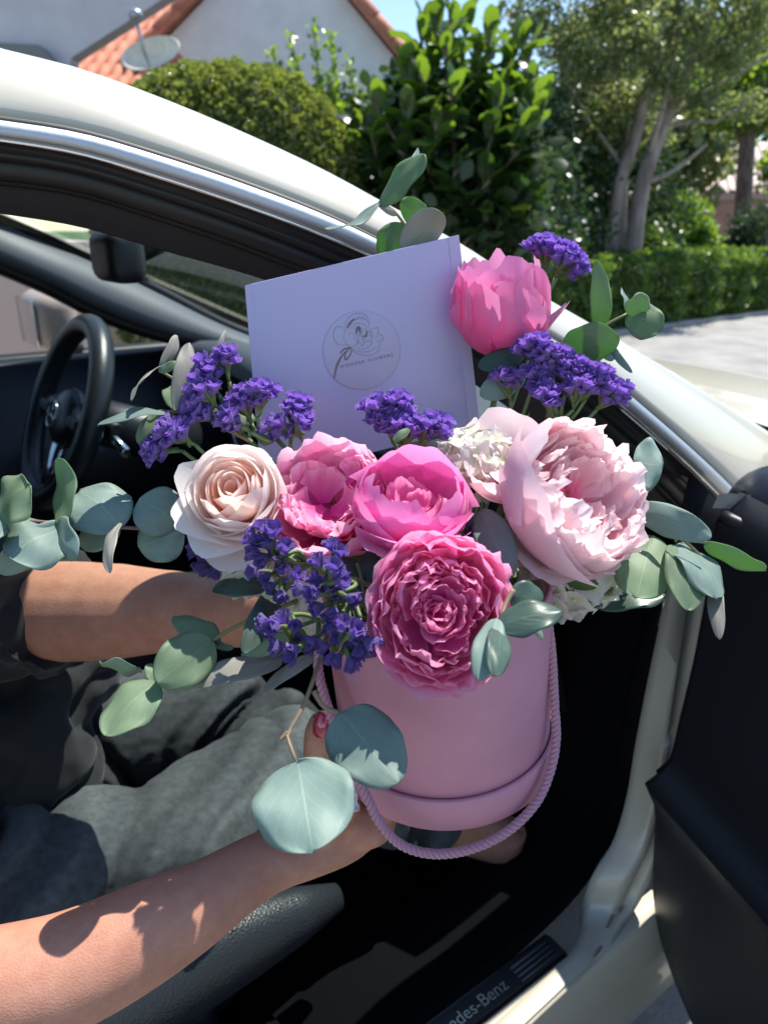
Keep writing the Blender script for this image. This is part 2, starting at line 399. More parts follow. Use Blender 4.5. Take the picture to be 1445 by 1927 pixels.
for k, (a, b, y) in enumerate(figs):
    tip = KY(a, b+18, y+.15); trunk = root + Vector((rnd.uniform(-.25, .25), rnd.uniform(-.1, .2), rnd.uniform(.7, 1.3)))
    P = twig_tree(t, mb, trunk, tip, .022, .009, .07, 10, k+50); tips.append((P, a, b))
for k in range(5):
    mb.tube([root+Vector((rnd.uniform(-.1, .1), 0, 0)), root+Vector((rnd.uniform(-.3, .3), rnd.uniform(-.1, .2), 1.3))], [.05, .03], 8)
mb.build('branch', M['bark2'], t)
nleaf = 0; spec = []
for P, a, b in tips:
    tip = P[-1]
    for q in range(12):
        ph = q*2.4 + rnd.uniform(-.3, .3); back = q/13
        p = P[-1].lerp(P[-4], back*1.0)
        el = R(78 - 95*back + rnd.uniform(-22, 22))
        dvec = Vector((math.cos(ph)*math.cos(el), math.sin(ph)*math.cos(el), math.sin(el)))
        L = rnd.uniform(.17, .31)*(.75+.35*math.sin(back*3)); shady = (b > 215) or (back > .55 and b > 60); spec.append((p, dvec, L, q % 4 + (4 if shady and rnd.random() < .85 else 0), back))  # low and inner leaves mostly get the shade-darkened material
def leaf_matrix(p, d, L, roll=0, ref=Vector((0, 0, 1))):
    y = d.normalized(); x = y.cross(ref); x = x.normalized() if x.length > 1e-3 else Vector((1, 0, 0))
    z = x.cross(y); Mx = Matrix(((x.x, y.x, z.x), (x.y, y.y, z.y), (x.z, y.z, z.z)))
    Mx = Mx @ Matrix.Rotation(roll, 3, 'Y')
    return Matrix.Translation(p) @ Mx.to_4x4() @ Matrix.Scale(L, 4)
org = ORG[t]
spec.sort(key=lambda s: s[0].y + s[4]*.2)
rest = MB(); rest2 = MB()
for k, (p, dv, L, mi, back) in enumerate(spec):
    Mx = leaf_matrix(p, dv, L, rnd.uniform(-.5, .5))
    if k < 280:
        o = bpy.data.objects.new('leaf', figm[mi]); col.objects.link(o); o.parent = t
        o.matrix_basis = Matrix.Translation(-org) @ Mx
    else:
        me = figm[mi]
        (rest2 if mi > 3 else rest).add([Mx @ v.co for v in me.vertices], [tuple(pl.vertices) for pl in me.polygons], [((mi % 4+.5)/4, .5)]*len(me.vertices))
rest.build('foliage', LM['fig'], t, kind='stuff'); rest2.build('foliage', LM['figshade'], t, kind='stuff')
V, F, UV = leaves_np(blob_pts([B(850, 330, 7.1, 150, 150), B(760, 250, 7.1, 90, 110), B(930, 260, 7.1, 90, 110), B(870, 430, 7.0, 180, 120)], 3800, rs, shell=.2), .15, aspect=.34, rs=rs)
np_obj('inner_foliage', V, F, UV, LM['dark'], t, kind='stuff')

# dark evergreen mass behind
t = thing('dark_evergreen', KY(1080, 480, 9.5)*1, 'dense dark evergreen bush filling the shade between the fig and the grey trunks', 'bush')
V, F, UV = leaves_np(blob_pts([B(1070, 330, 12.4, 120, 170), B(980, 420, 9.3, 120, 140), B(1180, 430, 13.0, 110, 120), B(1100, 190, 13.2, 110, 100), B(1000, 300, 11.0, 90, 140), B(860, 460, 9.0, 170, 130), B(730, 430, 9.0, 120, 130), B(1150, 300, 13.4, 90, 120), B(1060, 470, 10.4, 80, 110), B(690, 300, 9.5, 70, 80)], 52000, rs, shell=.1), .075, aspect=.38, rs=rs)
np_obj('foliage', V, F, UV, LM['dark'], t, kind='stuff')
mb = MB()
for k, (a_, b_, y_) in enumerate(((980, 420, 9.4), (1070, 400, 12.5), (1180, 430, 13.1), (860, 460, 9.1))):
    a = KY(a_, 560, y_); mb.tube([Vector((a.x, a.y, 0)), KY(a_, b_, y_)], [.07, .03], 8)
mb.build('trunk', M['bark2'], t)

# grey multi-trunk tree
t = thing('grey_trunk_tree', KZ(1190, 560, 0)+hn*1.6, 'tall fine-leaved tree with several leaning pale grey trunks rising behind the low hedge', 'tree')
Y = 11.2
def limb(pts, w0, w1, name='limb', m='bark', y=Y, par=t):
    P = [KY(a, b, y+dy) for (a, b, dy) in pts]; s = y/FPX*1.05; n = 22
    q = spl(P, n); mbx = MB(); mbx.tube(q, [lerp(w0, w1, (i/(n-1))**.8)*s/2 for i in range(n)], 10)
    return mbx.build(name, M[m], par)
limb([(1185, 600, 0), (1190, 480, 0), (1208, 350, .0), (1245, 240, .1), (1295, 120, .2), (1345, 0, .3), (1380, -120, .4)], 34, 15, 'trunk')
limb([(1150, 600, .2), (1150, 470, .2), (1165, 350, .1), (1195, 260, .1), (1215, 180, 0), (1260, 60, -.1), (1300, -80, -.2)], 30, 13, 'trunk')
limb([(1170, 600, .4), (1168, 420, .4), (1172, 240, .5), (1165, 120, .6), (1150, 0, .6), (1130, -100, .6)], 26, 12, 'trunk')
for k, q in enumerate([([(1205, 345, 0), (1250, 330, -.1), (1295, 300, -.2), (1330, 270, -.3)], 12, 5),
        ([(1248, 235, .1), (1300, 190, .2), (1370, 150, .3), (1450, 100, .3)], 12, 6),
        ([(1295, 120, .2), (1340, 90, .1), (1400, 30, 0), (1450, -40, 0)], 11, 6),
        ([(1170, 240, .5), (1130, 170, .4), (1080, 100, .3), (1020, 40, .2)], 12, 5),
        ([(1215, 180, 0), (1225, 100, 0), (1205, 10, 0), (1190, -80, 0)], 11, 5),
        ([(1166, 130, .6), (1200, 60, .6), (1240, -20, .6)], 9, 5),
        ([(1180, 330, .2), (1140, 270, .2), (1095, 210, .1), (1050, 120, 0)], 10, 4),
        ([(1220, 290, 0), (1250, 190, -.2), (1270, 90, -.3), (1290, -30, -.3)], 11, 5),
        ([(1345, 0, .3), (1380, 60, .1), (1440, 90, 0)], 8, 4),
        ([(1240, 245, .1), (1290, 230, 0), (1350, 225, -.1), (1420, 180, -.2)], 8, 3)]):
    limb(q[0], q[1], q[2], 'branch')
V, F, UV = leaves_np(blob_pts([B(1000, 40, Y, 70, 50), B(1060, 80, Y-.3, 70, 45), B(1130, 30, Y, 80, 50), B(1120, 130, Y-.2, 70, 40), B(1200, 80, Y-.4, 60, 60), B(1220, -20, Y, 90, 40),
  B(1190, 190, Y+.3, 70, 50), B(1300, 40, Y-.3, 60, 60), B(1360, 110, Y, 60, 55), B(1420, 30, Y, 70, 60), B(1060, -40, Y, 140, 40), B(1320, 190, Y, 50, 30), B(1400, 200, Y+.3, 70, 30), B(1260, 150, Y-.2, 50, 50), B(1120, 230, Y+.3, 60, 50), B(1350, -40, Y, 120, 40),
  B(1240, 250, Y+.5, 30, 30)], 17000, rs, shell=.05), .062, aspect=.33, rs=rs)
np_obj('crown', V, F, UV, LM['tree'], t, kind='stuff')
# lighter tree further right with a single trunk
t = thing('street_tree', KY(1395, 480, 17), 'slim tree with one brown trunk in front of the pink house', 'tree')
limb([(1390, 500, 0), (1396, 420, 0), (1400, 340, 0), (1405, 270, 0), (1412, 200, 0)], 30, 24, 'trunk', 'bark2', 17, t)
limb([(1405, 275, 0), (1370, 230, 0), (1330, 190, 0)], 13, 7, 'branch', 'bark2', 17, t)
limb([(1406, 270, 0), (1440, 220, 0), (1480, 190, 0)], 13, 7, 'branch', 'bark2', 17, t)
V, F, UV = leaves_np(blob_pts([B(1400, 215, 17, 90, 35), B(1340, 180, 17.5, 60, 45), B(1450, 160, 17, 60, 60), B(1400, 100, 18, 80, 60), B(1460, 320, 15.5, 30, 40), B(1330, 100, 18.5, 60, 60)], 9000, rs, shell=.05), .12, aspect=.36, rs=rs)
np_obj('crown', V, F, UV, LM['bright'], t, kind='stuff')
# background trees further off, closing the view
for nm, lab, blobs, seed in [('background_tree', 'soft pale green trees far behind the leaning grey trunks', [B(1270, 250, 24, 120, 140), B(1180, 120, 26, 120, 120)], 1),
                       ('background_tree', 'tall hazy green tree far off above the pink house roof', [B(1420, 120, 34, 120, 130), B(1520, 220, 33, 110, 120)], 2)]:
    cc = blobs[0][0]; t = thing(nm, (cc[0], cc[1], 0), lab, 'tree', 'trees far behind')
    V, F, UV = leaves_np(blob_pts(blobs, 6500, rs, shell=.1), .26, aspect=.42, rs=rs)
    np_obj('crown', V, F, UV, LM['tree'], t, kind='stuff')
    mb = MB(); mb.tube([Vector((cc[0], cc[1], 0)), Vector(cc)], [.22, .1], 8); mb.build('trunk', M['bark2'], t)
# small shrubs
for lab, blobs, n, lm, sz in [('bright yellow-green feathery shrub at the end of the low hedge', [B(1290, 420, 13.5, 45, 55), B(1250, 450, 13.2, 40, 45), B(1320, 450, 13.4, 30, 40)], 4200, 'bright', .085),
                          ('dark narrow upright shrub in front of the pink wall', [B(1400, 440, 14.5, 34, 55), B(1425, 430, 14.8, 25, 50), B(1385, 470, 14.4, 22, 40)], 3600, 'dark', .07),
                          ('dark green shrub with bright tips at the foot of the grey trunks', [B(1215, 470, 12.0, 40, 50), B(1250, 490, 11.9, 50, 30)], 3000, 'low', .07)]:
    cc = blobs[0][0]; t = thing('shrub', (cc[0], cc[1], 0), lab, 'shrub', 'shrubs behind the low hedge')
    V, F, UV = leaves_np(blob_pts(blobs, n, rs, shell=.1), sz, aspect=.3, rs=rs)
    np_obj('foliage', V, F, UV, LM[lm], t, kind='stuff')
    mb = MB()
    for k in range(4): mb.tube([Vector((cc[0]+k*.08-.12, cc[1], 0)), Vector((cc[0]+rnd.uniform(-.3, .3), cc[1], cc[2]+.2))], [.03, .012], 6)
    mb.build('stem', M['bark2'], t)
# low clipped hedge along the road
t = thing('low_hedge', hA, 'low clipped hedge running along the edge of the pale road', 'hedge')
hh = KY(1300, 482, (hA+hd*1.2).y).z*.98
N = 64000; u = rs.uniform(-4.5, 9.0, N); a = rs.uniform(0, 1, N)
front = rs.uniform(size=N) < .5
ww = 1.5
off = np.where(front, rs.uniform(-.03, .10, N), rs.uniform(0, ww, N))
z = np.where(front, rs.uniform(.03, hh, N), hh - rs.uniform(0, .10, N)) + .04*np.sin(u*5.1)+.03*np.sin(u*13)
z = np.maximum(z, .02)
off = off + .05*np.sin(u*7)+.04*np.sin(z*22)
Ph = np.array(hA)[None] + u[:, None]*np.array(hd)[None] + off[:, None]*np.array(hn)[None]; Ph[:, 2] = z
V, F, UV = leaves_np(Ph, .055, aspect=.34, tipdir=np.array([0, -.4, .7]), spread=.8, rs=rs)
np_obj('foliage', V, F, UV, LM['low'], t, kind='stuff')
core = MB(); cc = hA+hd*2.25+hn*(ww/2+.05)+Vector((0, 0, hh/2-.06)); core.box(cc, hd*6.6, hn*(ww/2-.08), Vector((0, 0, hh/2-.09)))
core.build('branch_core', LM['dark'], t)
b = MB(); kz = .12
k0, k1 = hA-hd*7-hn*.02, hA+hd*30-hn*.02
b.box((k0+k1)/2+Vector((0, 0, .02)), (k1-k0)/2, hn*.06, Vector((0, 0, .04)))
b.build('kerb', M['paving'], kind='structure', smooth=False, label='low concrete edging at the foot of the hedge')

# ---- gable house on the left
M['stucco'] = mat('white_stucco', (.50, .50, .49), .9); noise_col(M['stucco'], (.74, .74, .72), (.84, .84, .82), 3, 6); bump(M['stucco'], 60, .5, .01, 6)
M['lilac'] = mat('grey_stucco', (.40, .37, .385), .9); noise_col(M['lilac'], (.56, .51, .53), (.63, .58, .60), 2.5, 6); bump(M['lilac'], 70, .4, .01, 6)
M['tile'] = mat('terracotta', (.50, .17, .09), .75); rp = noise_col(M['tile'], (.36, .12, .07), (.58, .23, .13), 5, 6); bump(M['tile'], 40, .3, .01, 5)
M['tile_pale'] = mat('faded_tile', (.62, .50, .46), .75); noise_col(M['tile_pale'], (.50, .36, .32), (.72, .64, .60), 3, 6)
M['pink_wall'] = mat('salmon_stucco', (.52, .27, .21), .9); noise_col(M['pink_wall'], (.48, .25, .195), (.56, .30, .23), 2, 6)
GY = 12.0
pk = KY(530, -150, GY); eR = KY(790, 165, GY); eL = KY(215, 175, GY)
t = thing('gable_house', (pk.x, GY, 0), 'white stucco house gable with orange clay tile verge behind the clipped shrub', 'house')
b = MB()
D = Vector((0, 7, 0)); zz = lambda p: Vector((p.x, p.y, 0))
b.add([zz(eL), zz(eR), eR, pk, eL], [(0, 1, 2, 3, 4)])
b.add([zz(eL), zz(eL)+D, eL+D, eL], [(0, 3, 2, 1)]); b.add([zz(eR), zz(eR)+D, eR+D, eR], [(0, 1, 2, 3)])
b.add([zz(eL)+D, zz(eR)+D, eR+D, pk+D, eL+D], [(4, 3, 2, 1, 0)])
b.build('wall', M['stucco'], t, smooth=False)
b = MB()
for (e, s) in ((eL, -1), (eR, 1)):
    d = (e-pk).normalized(); n = Vector((-d.z*s, 0, d.x*s)); n = n if n.z > 0 else -n
    e2 = e + d*.5
    b.box((pk+e2)/2 + D/2 + n*.07 - Vector((0, .06, 0)), (e2-pk)/2, D/2+Vector((0, .14, 0)), n*.05)
b.build('roof', M['tile'], t, smooth=False)
# barrel verge tiles down both rakes, each a piece
def barrel(L, r, sweep=math.pi, seg=8, taper=.82, thick=.014):
    m = MB(); rows = []
    for j, (y, k) in enumerate(((0, 1.0), (L*.5, .93), (L, taper))):
        rows.append([Vector((r*k*math.cos(sweep*i/seg), y, r*k*math.sin(sweep*i/seg))) for i in range(seg+1)])
    for j, (y, k) in enumerate(((L, taper), (0, 1.0))):
        rows.append([Vector(((r*k-thick)*math.cos(sweep*i/seg), y, (r*k-thick)*math.sin(sweep*i/seg))) for i in range(seg+1)])
    rows.append(rows[0]); m.grid(rows, flip=True); o = m.build('roof_tile', M['tile']); me = o.data; bpy.data.objects.remove(o); return me
vt = barrel(.42, .115)
def place(me, name, parent, Mx):
    o = bpy.data.objects.new(name, me); col.objects.link(o); o.parent = parent
    o.matrix_basis = Matrix.Translation(-ORG[parent]) @ Mx; return o
def frame(p, y, z):
    y = y.normalized(); z = (z-y*z.dot(y)).normalized(); x = y.cross(z)
    return Matrix.Translation(p) @ Matrix(((x.x, y.x, z.x), (x.y, y.y, z.y), (x.z, y.z, z.z))).to_4x4()
for (e, s) in ((eL, -1), (eR, 1)):
    d = (pk-e).normalized(); n = Vector((-d.z, 0, d.x)); n = n if n.z > 0 else -n
    L = (pk-e).length+.4; k = 0; q = e-d*.4
    while k*.36 < L:
        place(vt, 'roof_tile', t, frame(q+d*(k*.36)+n*(.10+.02*(k % 2)*0)-Vector((0, .10, 0)), d, n+Vector((0, -.25, 0)))); k += 1
# side roof slope with rows of clay tiles, rising to the grey wall at the upper left
t = thing('tiled_side_roof', KY(250, 120, 11.5), 'orange clay tiled lean-to roof between the grey wall and the white gable', 'roof')
# slope plane measured from four photo points
q0 = KY(120, 140, 11.2); q1 = KY(262, 172, 11.2); q2 = KY(452, -60, 15.0); q3 = KY(345, -60, 15.0)
q0 = KY(60, 215, 11.0); q1 = KY(268, 215, 11.0)
up = (q2-q1); acr = (q1-q0)
nrm = acr.cross(up).normalized(); nrm = nrm if nrm.z > 0 else -nrm
b = MB(); b.add([q0-acr*1.2, q1, q2, q2-acr*2.2], [(0, 1, 2, 3)]); b.build('underlay', M['tile'], t, smooth=False, mods=[SOL(.06)])
ft = barrel(.40, .085, taper=.86); L = up.length; au = up.normalized(); ac = acr.normalized(); cnt = 0
for i in range(18):
    base = q1 - ac*(.085+i*.185)
    for j in range(int(L/.35)):
        if cnt > 285: break
        place(ft, 'roof_tile', t, frame(base+au*(j*.35)+nrm*(.02), au + nrm*.17, nrm)); cnt += 1
# ridge/verge barrel pieces on the edge next to the gable
for j in range(int(L/.36)):
    place(vt, 'roof_tile', t, frame(q1+ac*.06+au*(j*.36)+nrm*.07, au+nrm*.05, nrm))
# grey wall upper left with its eaves
t = thing('grey_house', KY(0, 0, 9.5), 'lilac-grey plain stucco house wall at the upper left corner above the car roof', 'house')
b = MB(); w0, w1, w2, w3 = KY(-500, 400, 9.8), KY(150, 118, 9.8), KY(520, -120, 9.8), KY(-500, -400, 9.8)
w1b = KY(100, 400, 9.8)
b.add([w0, w1b, w1, w2, w3], [(0, 1, 2, 3, 4)]); b.build('wall', M['lilac'], t, smooth=False, mods=[SOL(.25, 1)])
b = MB(); g0, g1, g2, g3 = KY(-200, 70, 9.3), KY(72, 84, 9.3), KY(104, 122, 9.3), KY(-200, 130, 9.3)
b.add([g0, g1, g2, g3, g0+Vector((0, .4, 0)), g1+Vector((0, .4, 0)), g2+Vector((0, .4, 0)), g3+Vector((0, .4, 0))], [(0, 3, 2, 1), (4, 5, 6, 7), (0, 1, 5, 4), (1, 2, 6, 5), (2, 3, 7, 6), (3, 0, 4, 7)])
b.build('eaves', mat('eaves_grey', (.20, .20, .20), .8), t, smooth=False)
# satellite dish
c = KY(293, 114, 8.6); t = thing('satellite_dish', c, 'pale oval satellite dish standing beside the orange verge tiles', 'satellite dish')
ax = Vector((-.25, -.8, .45)).normalized(); xx = Vector((1, -.2, .1)); xx = (xx-ax*xx.dot(ax)).normalized(); yy = ax.cross(xx)
rows = []
for j in range(9):
    r = j/8; rows.append([c + xx*(.335*r*math.cos(a*math.pi/16)) + yy*(.18*r*math.sin(a*math.pi/16)) + ax*(.10*r*r) for a in range(32)])
m = MB(); m.grid(rows, cu=True); M['dish'] = mat('dish_grey', (.62, .60, .57), .45); noise_col(M['dish'], (.60, .54, .44), (.74, .68, .58), 6)
m.build('dish', M['dish'], t, mods=[SOL(.012)])
m = MB(); f = c+ax*.30+Vector((0, 0, .14)); M['steel'] = mat('steel_grey', (.35, .37, .4), .4, .6)
m.tube([c-Vector((0, 0, .24)), c-Vector((0, 0, .05))+ax*.22, f], .016, 8); m.build('feed_arm', M['steel'], t)
m = MB(); m.ell(f+Vector((0, 0, .05)), .07, .07, .055); m.build('receiver', M['steel'], t)
m = MB(); m.tube([c-ax*.02, c-ax*.12-Vector((0, 0, .12)), Vector((c.x, c.y+.2, .02))], .025, 8); m.build('mast', M['steel'], t)
# pink house on the right with pale barrel tile roof
HY = 26.0
t = thing('pink_house', KY(1400, 430, HY), 'salmon pink house with a pale ribbed tile roof at the far right', 'house')
a0, a1 = KY(1180, 362, HY), KY(1800, 362, HY); rt0, rt1 = KY(1180, 268, HY+3.4), KY(1800, 268, HY+3.4)
b = MB(); b.add([zz(a0)+Vector((0, .3, 0)), zz(a1)+Vector((0, .3, 0)), a1+Vector((0, .3, 0)), a0+Vector((0, .3, 0))], [(0, 1, 2, 3)])
b.build('wall', M['pink_wall'], t, smooth=False, mods=[SOL(.25, 1)])
b = MB(); b.box((a0+a1)/2-Vector((0, -.1, .14)), (a1-a0)/2, Vector((0, .12, 0)), Vector((0, 0, .09))); b.build('eaves_band', mat('salmon_trim', (.55, .36, .30), .8), t, smooth=False)
b = MB(); b.box(((KY(1290, 392, HY)+KY(1800, 392, HY))/2)+Vector((0, .26, 0)), (a1-a0)*.42, Vector((0, .05, 0)), Vector((0, 0, .05))); b.build('wall_band', M['pink_wall'], t, smooth=False)
b = MB(); b.add([a0, a1, rt1, rt0], [(0, 1, 2, 3)]); b.build('roof', M['tile_pale'], t, smooth=False, mods=[SOL(.08)])
ppm = (rt0-a0); au = ppm.normalized(); nn = Vector((0, -au.z, au.y)); me = barrel(.52, .105, taper=.9); me.materials.clear(); me.materials.append(M['tile_pale'])
x = a0.x+.1; cnt = 0
xs = []
while x < KY(1500, 362, HY).x: xs.append(x); x += .27
for x in xs:
    if x < KY(1255, 362, HY).x: continue
    for j in range(int(ppm.length/.46)):
        if cnt < 290:
            place(me, 'roof_tile', t, frame(Vector((x, a0.y, a0.z))+au*(j*.46-.03)+nn*.0, au+nn*.04, nn)); cnt += 1
# low pink garden wall and parked white van seen through the car
t = thing('garden_wall', car(-.6, 4.8, 0), 'low salmon pink wall seen through the driver side window', 'wall')
b = MB(); b.box(car(-1.6, 4.8, .57), CF*2.85, CL*.1, Vector((0, 0, .57))); b.build('wall', mat('garden_wall_pink', (.74, .50, .43), .9), t, smooth=False, mods=[BEV(.02)])
b = MB(); b.box(car(-1.6, 4.8, 1.16), CF*2.9, CL*.14, Vector((0, 0, .03))); b.build('coping', mat('coping_pink', (.68, .50, .45), .8), t, smooth=False, mods=[BEV(.01)])
t = thing('parked_van', car(-.1, 6.6, 0), 'white parked van with a tall red tail lamp glimpsed through the windscreen', 'van')
b = MB(); vb = car(-1.55, 6.9, 1.15); b.box(vb, CF*2.4, CL*.9, Vector((0, 0, .85))); b.build('body', mat('van_white', (.80, .83, .80), .3), t, mods=[BEV(.12, 4)])
b = MB(); b.box(car(.845, 6.0+.14, 1.25), CF*.03, CL*.10, Vector((0, 0, .35))); b.build('tail_lamp', M['red'], t, mods=[BEV(.02)])
b = MB(); b.box(car(.5, 5.995, 1.55), CF*.22, CL*.01, Vector((0, 0, .2))); b.build('window', M['seal'], t, smooth=False)
for ff in (-3.1, .1):
    b = MB(); cc = car(ff, 6.05, .33); b.tube([cc-CL*.1, cc+CL*.1], .33, 24); b.build('wheel', M['tyre'], t)
# ------------------------------------------------------------------ the white car
T = thing('white_car', car(.2, 1.2, 0), 'cream white car with its passenger door open, black interior and bright metal window trim', 'car')
NN = 64
R0c = [(-60, 66, .60), (0, 90, .58), (150, 128, .58), (300, 182, .58), (450, 245, .58), (600, 315, .58), (720, 380, .58), (860, 455, .575), (1000, 545, .57), (1163, 639, .56), (1303, 723, .54), (1445, 812, .52), (1620, 930, .50)]
R1c = [(-60, 214, .535), (0, 219, .52), (150, 243, .52), (300, 286, .52), (450, 337, .515), (600, 394, .51), (720, 448, .50), (860, 523, .49), (1000, 608, .48), (1110, 678, .47), (1230, 778, .455), (1330, 868, .44), (1420, 955, .43), (1560, 1080, .42)]
LRX = [-60, 0, 150, 300, 450, 600, 720, 860, 1000, 1163, 1303, 1445, 1620]; LRV = [.615, .61, .597, .58, .566, .55, .54, .528, .515, .505, .495, .485, .475]
def rowK(c, off=0.0): return [KL(q[0], q[1], float(np.interp(q[0], LRX, LRV))+off) for q in c]
r0 = spl(rowK(R0c), NN); r1 = spl(rowK(R1c, -.042), NN)
def mixrow(a, b, t, out=0, outz=0): return [p.lerp(q, t) - CL*out + Vector((0, 0, outz)) for p, q in zip(a, b)]
rows = [mixrow(r0, r1, 0, -.05, .008), r0, mixrow(r0, r1, .18, .001, .0028), mixrow(r0, r1, .42, .0045, .0040), mixrow(r0, r1, .7, .0065, .003), mixrow(r0, r1, .93, .004, .000), r1, mixrow(r0, r1, 1.02, -.012, -.002)]
cols = [spl([rw[i] for rw in rows], 22) for i in range(NN)]
m = MB(); m.grid([[cols[i][j] for i in range(NN)] for j in range(22)]); m.build('roof_rail', M['paint'], T)
# bright trim
A0 = [(-60, 218, .527), (0, 226, .512), (150, 250, .512), (300, 293, .512), (450, 343, .507), (600, 400, .502), (720, 456, .492), (860, 531, .482), (1000, 615, .472), (1110, 685, .462), (1230, 784, .447), (1330, 873, .432), (1400, 942, .424)]
A1 = [(-60, 253, .525), (0, 259, .51), (150, 284, .51), (300, 328, .51), (450, 378, .505), (600, 434, .50), (720, 487, .49), (860, 560, .48), (1000, 643, .47), (1110, 713, .46), (1220, 803, .445), (1318, 892, .43), (1385, 960, .422)]
a0 = spl(rowK(A0, -.049), NN); a1 = spl(rowK(A1, -.051), NN)
rows = [mixrow(a0, a1, -.03, -.010), mixrow(a0, a1, 0, 0), mixrow(a0, a1, .12, .005), mixrow(a0, a1, .5, .0065), mixrow(a0, a1, .88, .005), a1, mixrow(a0, a1, 1.03, -.010)]
m = MB(); m.grid(rows); m.build('window_trim', M['alu'], T)
m = MB(); m.tube(mixrow(a0, a1, 1.10, -.003), .0016, 6); m.build('trim_lip', M['chrome'], T)
m = MB(); m.tube(mixrow(a0, a1, -.10, -.008), .003, 8); m.build('trim_gasket', mat('grey_gasket', (.12, .11, .10), .6), T)
# black frame seals and door aperture underside
I1 = [(-60, 330, .56), (0, 330, .56), (150, 352, .56), (300, 398, .56), (450, 450, .555), (600, 510, .55), (720, 560, .54), (860, 635, .53), (1000, 715, .52), (1110, 790, .51), (1200, 870, .50), (1290, 965, .49), (1350, 1040, .48)]
I2 = [(-60, 392, .60), (0, 402, .60), (150, 427, .60), (300, 470, .60), (490, 524, .60), (620, 575, .60), (740, 630, .59), (880, 715, .58), (1000, 800, .57), (1100, 880, .56), (1180, 960, .545), (1240, 1050, .53), (1290, 1140, .51)]
i1 = spl(rowK(I1, -.005), NN); i2 = spl(rowK(I2, .035), NN)
s0 = mixrow(a0, a1, 1.06, -.012)
rows = [s0, mixrow(s0, i1, .25, -.012), mixrow(s0, i1, .3, .0), mixrow(s0, i1, .55, .002), mixrow(s0, i1, .6, -.012), mixrow(s0, i1, .8, -.012), i1]
m = MB(); m.grid(rows); m.build('door_frame_seal', M['seal'], T)
m = MB(); m.tube(mixrow(s0, i1, .72, -.004), .009, 8); m.tube(mixrow(s0, i1, .97, -.004), .007, 8); m.build('rubber_bead', M['seal'], T)
rows = [i1, mixrow(i1, i2, .06, -.004, .006), mixrow(i1, i2, .12, 0), mixrow(i1, i2, .5, .0, -.004), mixrow(i1, i2, .95, 0), i2, mixrow(i1, i2, 1.0, -.012, .03)]
m = MB(); m.grid(rows); m.build('roof_side_trim', M['headliner'], T)
# roof panel, windscreen: surface z(f) from the rail with crown across
zl = sorted([(p.dot(CF), p.z) for p in r0]); fs = [q[0] for q in zl]; zs = [q[1] for q in zl]
def zr(f):
    if f < fs[0]:
        d = fs[0]-f; return zs[0] + .02*min(1, d/.25) - .0 - .055*max(0, d-.55)**1.8
    return float(np.interp(f, fs, zs))
fl_ = sorted([(p.dot(CF), p.dot(CL)) for p in r0])
def lr(f): return float(np.interp(f, [q[0] for q in fl_], [q[1] for q in fl_])) if f > fl_[0][0] else fl_[0][1]
LC = 1.23
def surf(f, s, crown=.045, dz=0):
    l0 = lr(f)+.045; l1 = 2*LC-l0; l = lerp(l0, l1, s); q = (l-LC)/((l1-l0)/2)
    fb = f + (.10*(1-q*q) if f > .16 else .10*(1-q*q)*sstep(-.6, .16, f))
    return car(fb, l, zr(f) - .014 + crown*(1-q*q) + dz)
FH = .20                                          # header between roof and windscreen
m = MB(); m.grid([[surf(f, s/16) for s in range(17)] for f in np.linspace(-1.55, FH, 24)]); m.build('roof_panel', M['paint'], T, mods=[SOL(.02)])
m = MB(); m.grid([[surf(f, s/16, dz=-.05) for s in range(17)] for f in np.linspace(-1.5, FH, 20)]); m.build('headliner', M['headliner'], T)
m = MB(); m.grid([[surf(f, s/16, dz=-.002) for s in range(17)] for f in np.linspace(FH+.005, 1.09, 24)]); m.build('windscreen', M['glass'], T)
m = MB(); m.grid([[surf(f, s/16, dz=-.006) for s in range(17)] for f in np.linspace(FH-.01, FH+.035, 3)]); m.build('windscreen_band', M['seal'], T)
# far side: pillar trim (grey), outer rail, doors, belt
P0 = [(-60, 385, 1.86), (0, 418, 1.86), (100, 462, 1.86), (200, 505, 1.86), (300, 553, 1.85), (400, 603, 1.84), (470, 632, 1.83), (560, 660, 1.82)]
P1 = [(-60, 470, 1.80), (0, 492, 1.80), (100, 535, 1.80), (200, 585, 1.80), (300, 622, 1.79), (400, 648, 1.78), (470, 662, 1.77), (560, 685, 1.76)]
p0 = spl([KL(*q) for q in P0], 30); p1 = spl([KL(*q) for q in P1], 30)
rows = [[p+CL*.05+Vector((0, 0, -.0)) for p in p0], p0, mixrow(p0, p1, .3, .02), mixrow(p0, p1, .7, .022), p1, [p+CL*.07-Vector((0, 0, .01)) for p in p1]]
m = MB(); m.grid(rows); m.build('pillar_trim', M['trim_grey'], T)
m = MB(); m.tube(mixrow(p0, p1, -.12, -.03), .014, 8); m.tube(mixrow(p0, p1, 1.10, -.05), .018, 8); m.build('pillar_seal', M['seal'], T)
m = MB(); rows = [[surf(f, 1, dz=d) + CL*e for f in np.linspace(-1.55, 1.12, 40)] for d, e in ((0, -.03), (.0, .0), (-.02, .02), (-.05, .045), (-.07, .05))]
m.grid(rows); m.build('roof_rail', M['paint'], T)
